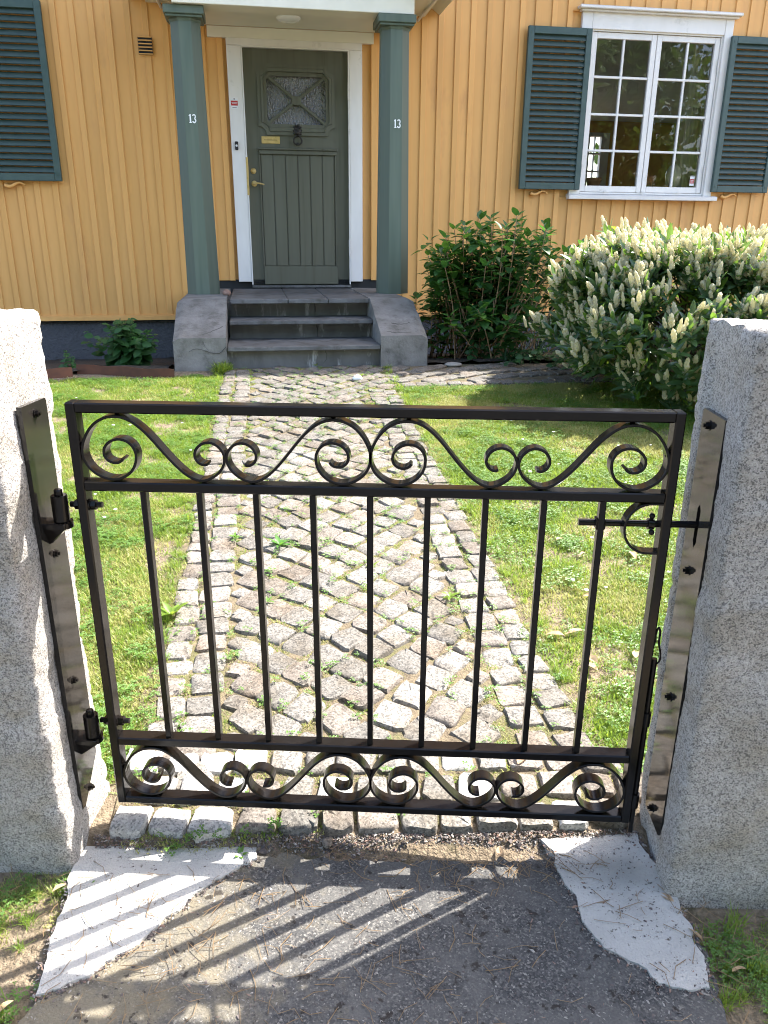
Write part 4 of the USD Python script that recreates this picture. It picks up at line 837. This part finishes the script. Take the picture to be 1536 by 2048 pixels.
leaf_parts(hyd, HV[~newl], HF, M['hydrangea'], limit=200); leaf_parts(hyd, HV[newl], HF, M['hydrangea_new'], limit=90, name='pale_leaf')

# strap-leaved clumps and low cover at the foot of the wall
def strap_clump(u, v, n, L, label, w=.009):
    t = thing('strap_leaf_plant', label, 'plant'); p = W(u, v, 0); p[2] = float(zg(p[0], p[1])); az = rng.uniform(0, 6.28, n); el = rng.uniform(.35, 1.4, n)
    D_ = np.stack([np.cos(az) * np.cos(el), np.sin(az) * np.cos(el), np.sin(el)], 1); Bp = p + np.c_[rng.normal(0, .03, (n, 2)), np.zeros(n)]
    V_, F_ = leaves(Bp, D_, np.tile([0, 0, 1.0], (n, 1)) + D_ * .01 + 1e-3, rng.uniform(.6, 1.0, n) * L, w, .2, .7, ((.05, .9), (.3, 1), (.6, .9), (.85, .6)))
    for i in range(n): obj('blade', (V_[i], F_), M['strap'], t, smooth=True)
strap_clump(2.32, 1.72, 44, .38, 'tuft of long narrow leaves between the hydrangea and the laurel')
strap_clump(2.02, 2.0, 22, .24, 'low tuft of arching narrow leaves at the edge of the cross path')
def herb(u, v, hgt, n, label, spread=.10, lf=.055, matn='nettle', name='leafy_herb'):
    t = thing(name, label, 'plant'); Bq, Dq, Nq, Lq, st_ = [], [], [], [], []
    for k in range(n):
        b = W(u + rng.normal(0, spread * .5), v + rng.normal(0, spread * .4), 0); b[2] = float(zg(b[0], b[1])); H_ = hgt * rng.uniform(.5, 1.0)
        tp = b + np.array([rng.normal(0, spread * .8), rng.normal(0, spread * .6), H_]); c = spline([b, (b + tp) / 2 + rng.normal(0, .01, 3), tp], 8); st_.append(tube(c, np.linspace(.003, .0015, 8), 5))
        for i in range(2, 8):
            for s in (0, math.pi):
                az = i * 1.57 + s + rng.normal(0, .3); e = np.array([math.cos(az), math.sin(az), 0])
                Bq.append(c[i]); Dq.append(e + [0, -.1, .25 - .10 * (8 - i)] + rng.normal(0, .25, 3)); Nq.append(np.array([0, -.55, .8]) - e * .1 + rng.normal(0, .25, 3)); Lq.append(lf * (1.15 - .08 * i) * rng.uniform(.8, 1.2))
    V_, F_ = leaves(Bq, Dq, Nq, np.array(Lq), np.array(Lq) * .6, .1, .4)
    obj('stems', cat(st_), M['strap'], t, smooth=True)
    for i in range(min(len(V_), 160)): obj('leaf', (V_[i], F_), M[matn], t, smooth=True)
    if len(V_) > 160: obj('foliage', join(V_[160:], F_), M[matn], t, smooth=True, kind='stuff')
herb(-.98, 1.72, .37, 34, 'bushy dark green herb growing against the grey plinth', .15, .11)
herb(-1.43, 1.86, .16, 4, 'small leafy seedling beside the rusty edging', .06, .05)
herb(1.95, 1.95, .15, 12, 'low round-leaved plant at the foot of the hydrangea', .30, .075)
# planting beds (dark soil) and rusty edging
def bed(u0, u1, vmax):
    us_, vs_ = np.arange(u0, u1, .06), np.linspace(-.005, 1, 40); Q = np.array([[W(a, b * float(np.interp(a, *vmax))) for a in us_] for b in vs_]); n, m = Q.shape[:2]; Q = Q.reshape(-1, 3)
    Q[:, 2] = zg(Q[:, 0], Q[:, 1]) + .022 + .035 * (meshkit.fbm(Q * 11, 3, 21) - .5) + .012 * (meshkit.noise(Q * 45, 4) - .5)
    i_ = (np.arange(n - 1)[:, None] * m + np.arange(m - 1)).ravel(); return obj('planting_bed', (Q, np.vstack([np.stack([i_, i_ + m + 1, i_ + 1], 1), np.stack([i_, i_ + m, i_ + m + 1], 1)])), M['bed'], smooth=True, kind='structure')
bed(-4.8, -.60, ((-4.8, -2.1, -1.33, -1.31, -.60), (2.3, 2.29, 2.11, 2.04, 2.22)))
bed(1.32, 9.8, ((1.3, 9.8), (2.015, 2.015)))
def edging(a, b, label):
    t = thing('edging_strip', label, 'edging'); a, b = W(*a), W(*b); n = 12; pts = [a + (b - a) * k / n + np.array([0, .012 * math.sin(k * .5), 0]) for k in range(n + 1)]
    V_ = []; F_ = []
    for k, p in enumerate(pts):
        g = float(zg(p[0], p[1])); q = np.array([b[1] - a[1], a[0] - b[0], 0]); q /= np.linalg.norm(q)
        for dz in (-.08, .062 + .004 * math.sin(k * 1.3)):
            for s in (-.0025, .0025): V_.append([p[0] + q[0] * s, p[1] + q[1] * s, g + dz])
    for k in range(n):
        i = 4 * k
        for A_, B_ in ((0, 1), (1, 3), (3, 2), (2, 0)): F_ += [[i + A_, i + 4 + A_, i + 4 + B_], [i + A_, i + 4 + B_, i + B_]]
    obj('strip', (np.array(V_), np.array(F_)), M['corten'], t)
    c = (a + b) / 2; obj('peg', cyl((c[0], c[1] + .01, float(zg(*c[:2])) - .1), (c[0], c[1] + .01, float(zg(*c[:2])) + .055), .005, 8), M['corten'], t)
edging((-1.31, 2.05), (-.60, 2.24), 'rusty steel edging strip reaching the left step cheek')
edging((-2.10, 2.30), (-1.325, 2.12), 'rusty steel edging strip nearest the left pillar')

# ---------------------------------------------------------------- grass
def grass_proto(name, n, Lr, rad, mat, w=.0027, clover=0):
    az, el = rng.uniform(0, 6.28, n), rng.uniform(.45, 1.45, n); rr = rad * np.sqrt(rng.random(n)); t = rng.uniform(0, 6.28, n)
    Bp = np.stack([rr * np.cos(t), rr * np.sin(t), np.full(n, -.004)], 1); D_ = np.stack([np.cos(az) * np.cos(el), np.sin(az) * np.cos(el), np.sin(el)], 1)
    L = rng.uniform(*Lr, n); S_ = np.stack([-np.sin(az), np.cos(az), 0 * az], 1) * (w * rng.uniform(.6, 1.2, n))[:, None] * .5
    mid = Bp + D_ * L[:, None] * .55; tip = Bp + D_ * L[:, None] * np.array([1.15, 1.15, .82])
    V_ = np.stack([Bp - S_, Bp + S_, mid - S_ * .9, mid + S_ * .9, tip], 1); F_ = np.array([[0, 1, 3], [0, 3, 2], [2, 3, 4]])
    v, f = join(V_, F_)
    return v, f
def clover_proto(n, rad):
    V_, F_ = [], []; k = 0
    for i in range(n):
        r, t = rad * math.sqrt(rng.random()), rng.uniform(0, 6.28); c = np.array([r * math.cos(t), r * math.sin(t), rng.uniform(.012, .026)]); s = rng.uniform(.0032, .0058); ph = rng.uniform(0, 6.28)
        for j in range(3):
            a = ph + j * 2.094; d_ = np.array([math.cos(a), math.sin(a), 0]); e = np.array([-math.sin(a), math.cos(a), 0])
            V_ += [c, c + d_ * s * .8 - e * s * .62 + [0, 0, .002], c + d_ * s * 1.35 + [0, 0, .001], c + d_ * s * .8 + e * s * .62 + [0, 0, .002]]; F_ += [[k, k + 1, k + 2], [k, k + 2, k + 3]]; k += 4
    return np.array(V_), np.array(F_)
def scatter(name, protos, P, idx, rot, scale, parent=None, kind='stuff', label=None, cat_=None):
    pp = path_of(parent); pi = UsdGeom.PointInstancer.Define(stage, pp + '/' + numbered(pp, name)); paths = []
    for k, (mesh, mat) in enumerate(protos):
        m = usdkit.mesh(stage, f'{pi.GetPath()}/source/tuft_{k:03d}', mesh, mat); paths.append(m.GetPath())
    pi.CreatePrototypesRel().SetTargets(paths); pi.CreateProtoIndicesAttr(Vt.IntArray.FromNumpy(np.asarray(idx, np.int32))); pi.CreatePositionsAttr(Vt.Vec3fArray.FromNumpy(np.asarray(P, np.float32)))
    q = np.zeros((len(P), 4), np.float32); q[:, 0] = np.cos(rot / 2); q[:, 3] = np.sin(rot / 2)
    pi.CreateOrientationsAttr(Vt.QuathArray([Gf.Quath(float(a[0]), float(a[1]), float(a[2]), float(a[3])) for a in q]))
    s = np.repeat(np.asarray(scale, np.float32)[:, None], 3, 1) if np.ndim(scale) == 1 else np.asarray(scale, np.float32); pi.CreateScalesAttr(Vt.Vec3fArray.FromNumpy(s))
    return tag(pi, label, cat_, None, kind)
gp_ = [(grass_proto('a', 100, (.014, .034), .055, None), M['grass_a']) for _ in range(5)] + [(grass_proto('b', 85, (.014, .034), .055, None), M['grass_b']) for _ in range(5)] + [(clover_proto(44, .055), M['clover']) for _ in range(3)]
n = 42000; X, Y = rng.uniform(-2.6, 4.2, n), rng.uniform(.12, 4.6, n); u_, v_ = UV(X, Y); up = u_ - path_shift(v_)
edge = .022 * (meshkit.noise(np.stack([X * 14, Y * 14, 0 * X], 1), 2) - .5) * 2
lawn = (v_ > np.where(u_ < 0, 2.22, 2.66)) & ((up < -.372 + edge) | (up > .868 + edge)) & ~((X > 1.25) & (Y < .2)) & ~((X < -.06) & (Y < .14)) 
dry = meshkit.fbm(np.stack([X * 1.7, Y * 1.7, 0 * X], 1), 4, 12); near = np.clip((1.6 - Y) / 1.6, 0, 1)
bare = (meshkit.fbm(np.stack([X * 5, Y * 5, 0 * X], 1), 3, 31) > .60 - .10 * near * (X > .9)) & (rng.random(n) < .75)
keep = lawn & ~bare
X, Y, dry, near = X[keep], Y[keep], dry[keep], near[keep]
dryp = np.clip((dry - .40) * 3.4 + .42 * near, .06, .9) * np.where(X < .2, .66, 1.0); r = rng.random(len(X))
idx = np.where(r < dryp, 5 + rng.integers(0, 5, len(X)), np.where(rng.random(len(X)) < .13, 10 + rng.integers(0, 3, len(X)), rng.integers(0, 5, len(X))))
scatter('lawn', gp_, np.stack([X, Y, zsoil(X, Y)], 1), idx, rng.uniform(0, 6.28, len(X)), rng.uniform(.75, 1.25, len(X)))
# taller tufts at the lawn's edges and round the step, weeds in the joints, sparse grass at the street side
tall = [(grass_proto('t', 34, (.04, .10), .03, None, .004), M['grass_a']) for _ in range(4)]
P, S_ = [], []
for k in range(150):
    v = rng.uniform(2.05, 6.2); sgn = rng.random() < .5; p = P2((-.385 if sgn else .885) + rng.normal(0, .012), v); P.append((*p, float(zg(*p)))); S_.append(rng.uniform(.35, .75))
for k in range(26): p = W(-.26 + rng.normal(0, .02), 2.08 + rng.normal(0, .05))[:2]; P.append((*p, float(zg(*p)))); S_.append(rng.uniform(.7, 1.5))
for k in range(60):
    p = (rng.uniform(-.75, -.04), rng.uniform(-.62, -.16)); P.append((*p, float(zg(*p)))); S_.append(rng.uniform(.25, .7))
for k in range(60):
    p = (rng.uniform(1.30, 1.75), rng.uniform(-.62, -.15)); P.append((*p, float(zg(*p)))); S_.append(rng.uniform(.2, .55))
n = 1500; vx, vy = np.r_[rng.uniform(-.8, -.03, n // 2), rng.uniform(1.29, 1.85, n // 2)], rng.uniform(-.75, -.14, n); vn = meshkit.fbm(np.c_[vx * 9, vy * 9, 0 * vx], 3, 71); kv = (vn > np.where(vx < 0, .47, .53)) & (rng.random(n) < np.where(vx < 0, 1.0, .5)) & ~contains_xy(drive_poly.buffer(.015), vx, vy); vx, vy = vx[kv], vy[kv]
scatter('verge_grass', gp_, np.c_[vx, vy, zsoil(vx, vy)], np.where(vx < 0, rng.choice([0, 1, 5, 6, 7, 8, 10], len(vx)), rng.choice([0, 1, 2, 5, 10, 11], len(vx))), rng.uniform(0, 6.28, len(vx)), rng.uniform(.45, .95, len(vx)))
P = np.array(P); scatter('grass_tufts', tall, P, rng.integers(0, 4, len(P)), rng.uniform(0, 6.28, len(P)), np.array(S_))
weed = [(grass_proto('w', 16, (.006, .016), .016, None, .0028), M['grass_a']) for _ in range(3)] + [(grass_proto('w', 18, (.005, .014), .018, None, .0026), M['grass_b']) for _ in range(4)] + [(clover_proto(6, .014), M['clover'])]
n = 22000; v = rng.uniform(2.06, 6.50, n); up = rng.uniform(-.37, .87, n); p = pathpt(0, 0) * 0; sx = np.array([P2(a, b) for a, b in zip(up, v)])
wet = meshkit.fbm(np.c_[sx * 4, np.zeros(n)], 3, 55) + .25 * (np.abs(up - .25) > .45)
stp = np.array([(s[0], s[1]) for s in spots]); from scipy.spatial import cKDTree
dd, _ = cKDTree(stp).query(sx); keep = (wet > .33) & (dd > .045); sx = sx[keep]
scatter('joint_weeds', weed, np.c_[sx, zsoil(sx[:, 0], sx[:, 1]) + .006], rng.integers(0, 8, len(sx)), rng.uniform(0, 6.28, len(sx)), rng.uniform(.6, 1.25, len(sx)))
# single weeds one can point to
def rosette(p, n, L, label, mat='clover'):
    t = thing('weed', label, 'weed'); p = np.array([*p, float(zg(*p)) + .012]); az = np.linspace(0, 6.28, n, endpoint=False) + rng.normal(0, .2, n); el = rng.uniform(.25, .9, n)
    D_ = np.stack([np.cos(az) * np.cos(el), np.sin(az) * np.cos(el), np.sin(el)], 1); V_, F_ = leaves(np.tile(p, (n, 1)), D_, np.tile([0, 0, 1.0], (n, 1)), rng.uniform(.45, .8, n) * L, L * .22, .12, .5, wave=.25)
    for i in range(n): obj('leaf', (V_[i], F_), M[mat], t, smooth=True)
rosette((.129, 1.456), 8, .085, 'upright dandelion rosette between the cobbles in mid path', 'hydrangea_new')
rosette((-.150, .895), 9, .10, 'big leafy weed at the left edge of the path', 'grass_a')
rosette((.82, 1.10), 7, .06, 'weed in the joint near the right edge of the path', 'grass_a')
rosette((.163, 1.01), 6, .045, 'small green weed in a joint left of the path centre')
rosette((-.07, 1.507), 7, .05, 'low weed beside the left edging cobbles')
rosette((.52, 1.30), 6, .05, 'small weed in the middle of the path', 'grass_a')
rosette((.30, -.055), 6, .040, 'small weed at the front of the cobble row')
rosette((-.02, -.155), 7, .035, 'small round-leaved weed at the corner of the left pillar')
for k, (u, v) in enumerate(((.44, 2.02), (.75, 2.35))): rosette(W(u, v)[:2], 6, .06, ('weed growing at the foot of the bottom step', 'weed in the cobbles beside the white pebble')[k], 'grass_a')

# ---------------------------------------------------------------- fallen leaves, pebbles, needles
def curled(p, L, az, label, group=None, mat='deadleaf', up_=.06):
    p = np.array([*p, 0.0]); p[2] = (float(zg(p[0], p[1])) if p[1] > -.04 else -.034) + (.017 if p[1] > .1 else .004)
    L = L * .8; V_, F_ = leaves([p], [[math.cos(az), math.sin(az), up_]], [[rng.normal(0, .3), rng.normal(0, .3), 1]], L, L * .42, .30, .35, wave=.25)
    t = obj('fallen_leaf', (V_[0], F_), M[mat], smooth=True, label=label, cat='leaf', group=group)
LEAF_G = 'dry pale leaves scattered over the right lawn'; LEAF_L = 'dry pale fallen leaf lying on the lawn right of the path'
LEAF_AT = ('left of the eighth bar, highest', 'seen just left of the ninth bar', 'seen right below the latch strap', 'left of the eighth bar by the path', 'upright between the last two bars', 'beside the upright one between the last two bars', 'upper of two behind the ninth bar', 'lower of two behind the ninth bar', 'nearest the drop bolt loop', 'seen behind the latch rod', 'hidden partly by the drop bolt', 'smallest, alone in mid lawn', 'farthest, near the laurel shade', 'nearest the right pillar')
for LN, (q, L) in enumerate((((1.281, 1.594), .07), ((1.384, 1.495), .05), ((1.573, 1.52), .08), ((1.151, 1.347), .045), ((1.201, .872), .085), ((1.266, .908), .08), ((1.28, .724), .075), ((1.272, .684), .08), ((1.408, .761), .07), ((1.506, 1.74), .06), ((1.62, 1.05), .06), ((1.34, 1.15), .04), ((1.45, 2.15), .06), ((1.55, .62), .05))):
    curled(q, L, rng.uniform(0, 6.28), 'dry pale leaf on the right lawn, ' + LEAF_AT[LN], LEAF_G)
curled((.905, .012), .05, -1.4, 'brown dry leaf standing between the front cobbles under the gate')
curled((.975, .25), .09, 1.0, 'long dry leaf lying on the cobbles behind the lower scrolls')
curled((1.272, -.135), .045, 2.4, 'reddish leaf at the foot of the right pillar')
curled((1.300, -.232), .05, 2.0, 'brown oak leaf on the shaded soil by the right pillar')
curled((1.335, -.30), .04, .4, 'small brown leaf on the soil beside the mortar strip', up_=.1)
curled((-.085, -.185), .045, .9, 'brown leaf at the foot of the left pillar')
curled((-.06, -.47), .05, 1.2, 'orange brown leaf in the grass at the lower left')
def pebble(c, r, mat, label=None, s=2):
    m = trimesh.creation.icosphere(subdivisions=s, radius=1.0); m.vertices *= np.array(r); m.vertices += .18 * min(r) * 2 * (np.stack([meshkit.noise(m.vertices / max(r) * 1.3 + 5 * i + c[0] * 9, i) for i in range(3)], 1) - .5); m.apply_translation(c)
    return obj('pebble', m, M[mat], smooth=True, label=label, cat='pebble')
pw = W(.708, 2.443); pebble((pw[0], pw[1], .36), (.035, .03, .022), 'opal', 'white rounded stone lying on the path near the steps')
pebble((.352, -.040, -.032), (.010, .008, .007), 'pebble_dark', 'grey stone at the right corner of the left mortar strip')
pebble((.50, -.006, -.026), (.013, .020, .010), 'cobble_warm', 'sharp brown stone in the soil before the cobble row')
pw = W(1.52, 2.06); pebble((pw[0], pw[1], .385), (.07, .05, .02), 'pebble_light', 'flat grey stone at the edge of the bed by the right cheek')
pw = W(-.235, .97); pebble((pw[0], pw[1], .865), (.035, .04, .03), 'pebble_red', 'brown round stone beside the left column foot')
# grit standing out of the asphalt
gr = [trimesh.convex.convex_hull(rng.normal(size=(9, 3)) * [1, .8, .55]) for _ in range(6)]
gr = [((m.vertices / np.abs(m.vertices).max() * .0019, m.faces), M[k]) for m, k in zip(gr, ('pebble_light', 'pebble_dark', 'pebble_dark', 'pebble_red', 'pebble_light', 'pebble_dark'))]
n = 9000; X, Y = rng.uniform(-.1, 1.4, n), -.08 - .62 * rng.random(n); ok = contains_xy(drive_poly, X, Y); X, Y = X[ok], Y[ok]
scatter('asphalt_grit', gr, np.stack([X, Y, np.full(len(X), -.0362)], 1), rng.integers(0, 6, len(X)), rng.uniform(0, 6.28, len(X)), rng.gamma(2.6, .36, len(X)) + .25)
edge_pts = np.vstack([noisy_outline(LPATCH, seed=21, amp=.007), noisy_outline(RPATCH, seed=31, amp=.007)]); edge_pts = edge_pts[rng.integers(0, len(edge_pts), 2600)] + rng.normal(0, .006, (2600, 2))
scatter('patch_crumbs', gr, np.c_[edge_pts, np.full(2600, -.0335)], rng.integers(0, 6, 2600), rng.uniform(0, 6.28, 2600), rng.gamma(2.2, .5, 2600) + .3)
n = 7000; X = rng.uniform(-.05, 1.25, n); Y = yfront(X) - rng.gamma(2.0, .014, n); scatter('gravel_crumbs', gr, np.stack([X, Y, zsoil(X, Y) + .001], 1), rng.integers(0, 6, n), rng.uniform(0, 6.28, n), rng.gamma(2.0, .5, n) + .3)
px_, py_ = rng.uniform(-.08, 1.29, 5200), rng.uniform(-.42, .06, 5200); onp = np.zeros(5200, bool)
for pts_, sd in ((LPATCH, 21), (RPATCH, 31)): onp |= contains_xy(Polygon(noisy_outline(pts_, seed=sd, amp=.007)).buffer(0), px_, py_)
onp &= meshkit.fbm(np.c_[px_ * 12, py_ * 12, 0 * px_], 3, 44) > .44
scatter('patch_grit', gr, np.c_[px_[onp], py_[onp], np.full(onp.sum(), -.0292)], rng.choice([1, 2, 5, 5, 3], onp.sum()), rng.uniform(0, 6.28, onp.sum()), np.c_[np.ones((onp.sum(), 2)), np.full(onp.sum(), .35)] * rng.gamma(2.0, .36, (onp.sum(), 1)) + .12)
# dry needles and straw
nd = []
for k in range(620):
    z0 = None
    c = rng.random()
    if c < .36: x, y = rng.uniform(0, .75), rng.uniform(-.60, -.12)
    elif c < .50: x, y = rng.uniform(.7, 1.3), rng.uniform(-.55, -.10)
    elif c < .70: x, y = rng.uniform(.4, 1.15), rng.normal(-.045, .018)
    elif c < .85: x, y = rng.uniform(-.65, .0), rng.uniform(-.6, -.14)
    else: x, y = rng.uniform(1.28, 1.7), rng.uniform(-.6, -.14)
    on = -0.0285 if (x < .3 or x > 1.03) else -.0345
    z = max(on, float(zg(x, y)) + .002) + rng.uniform(0, .004); a = rng.uniform(0, 6.28); L = rng.uniform(.018, .07); d_ = np.array([math.cos(a), math.sin(a), 0]); e = np.array([-d_[1], d_[0], 0]) * rng.normal(0, .12) * L
    nd.append(tube([(x, y, z), np.array([x, y, z + .001]) + d_ * L * .5 + e, np.array([x, y, z]) + d_ * L], rng.uniform(.0004, .0008), 4))
obj('dry_needles', cat(nd), M['needle'], kind='stuff')
# daisies in the lawn
dz = []
for k in range(70):
    x, y = (rng.uniform(-1.8, -.5), rng.uniform(.9, 3.4)) if k < 45 else (rng.uniform(1.2, 2.2), rng.uniform(1, 3.2)); dz.append(trimesh.creation.cylinder(radius=rng.uniform(.005, .009), height=.003, sections=9, transform=trimesh.transformations.translation_matrix([x, y, float(zg(x, y)) + rng.uniform(.026, .042)])))
obj('daisies', cat(dz), M['petal'], kind='stuff')

# ---------------------------------------------------------------- trees across the street (seen mirrored in the window panes)
def tree(x, y, H_, R_, label):
    t = thing('tree', label, 'tree'); z0 = -.05
    obj('trunk', tube(spline([(x, y, z0), (x + .1, y, H_ * .3), (x - .1, y + .1, H_ * .75)], 10), np.linspace(.28, .06, 10), 10), M['trunk'], t, smooth=True)
    br = []
    for k in range(14):
        a, s = rng.uniform(0, 6.28), rng.uniform(.25, .7); b = np.array([x, y, H_ * s]); e = b + np.array([math.cos(a) * R_ * .7, math.sin(a) * R_ * .7, H_ * .15]); br.append(tube(spline([b, (b + e) / 2 + [0, 0, .2], e], 6), np.linspace(.09, .02, 6), 6))
    obj('limbs', cat(br), M['trunk'], t, smooth=True)
    cl_ = rnd_dir(60) * np.array([R_, R_, H_ * .42]) * (rng.random((60, 1)) ** .4) + [x, y, H_ * .56]; n = 12000
    c = cl_[rng.integers(0, 60, n)] + rng.normal(0, R_ * .17, (n, 3)); V_, F_ = leaves(c, rnd_dir(n), rnd_dir(n), rng.uniform(.20, .36, n), rng.uniform(.14, .22, n), .1, .3, ((.3, 1), (.7, .8)))
    obj('crown', join(V_, F_), M['tree_leaf'], t)
TREE_AT = ('broad tree behind the house, glimpsed through the rear window',) + tuple(f'leafy tree across the street, {w} of the row' for w in ('far left', 'left', 'middle', 'right', 'far right', 'tall one behind on the right', 'tall one behind on the left'))
for k, (x, y, H_, R_) in enumerate(((9.5, 21.0, 11.0, 4.2), (-9, -11.5, 10, 3.6), (-2.5, -13, 11.5, 3.9), (3.6, -12.0, 10.5, 3.8), (9.5, -12.5, 11.5, 4.0), (15.5, -11.5, 10, 3.7), (6.5, -16.5, 13, 4.2), (0.5, -17, 13, 4.3))):
    tree(x, y, H_, R_, TREE_AT[k])
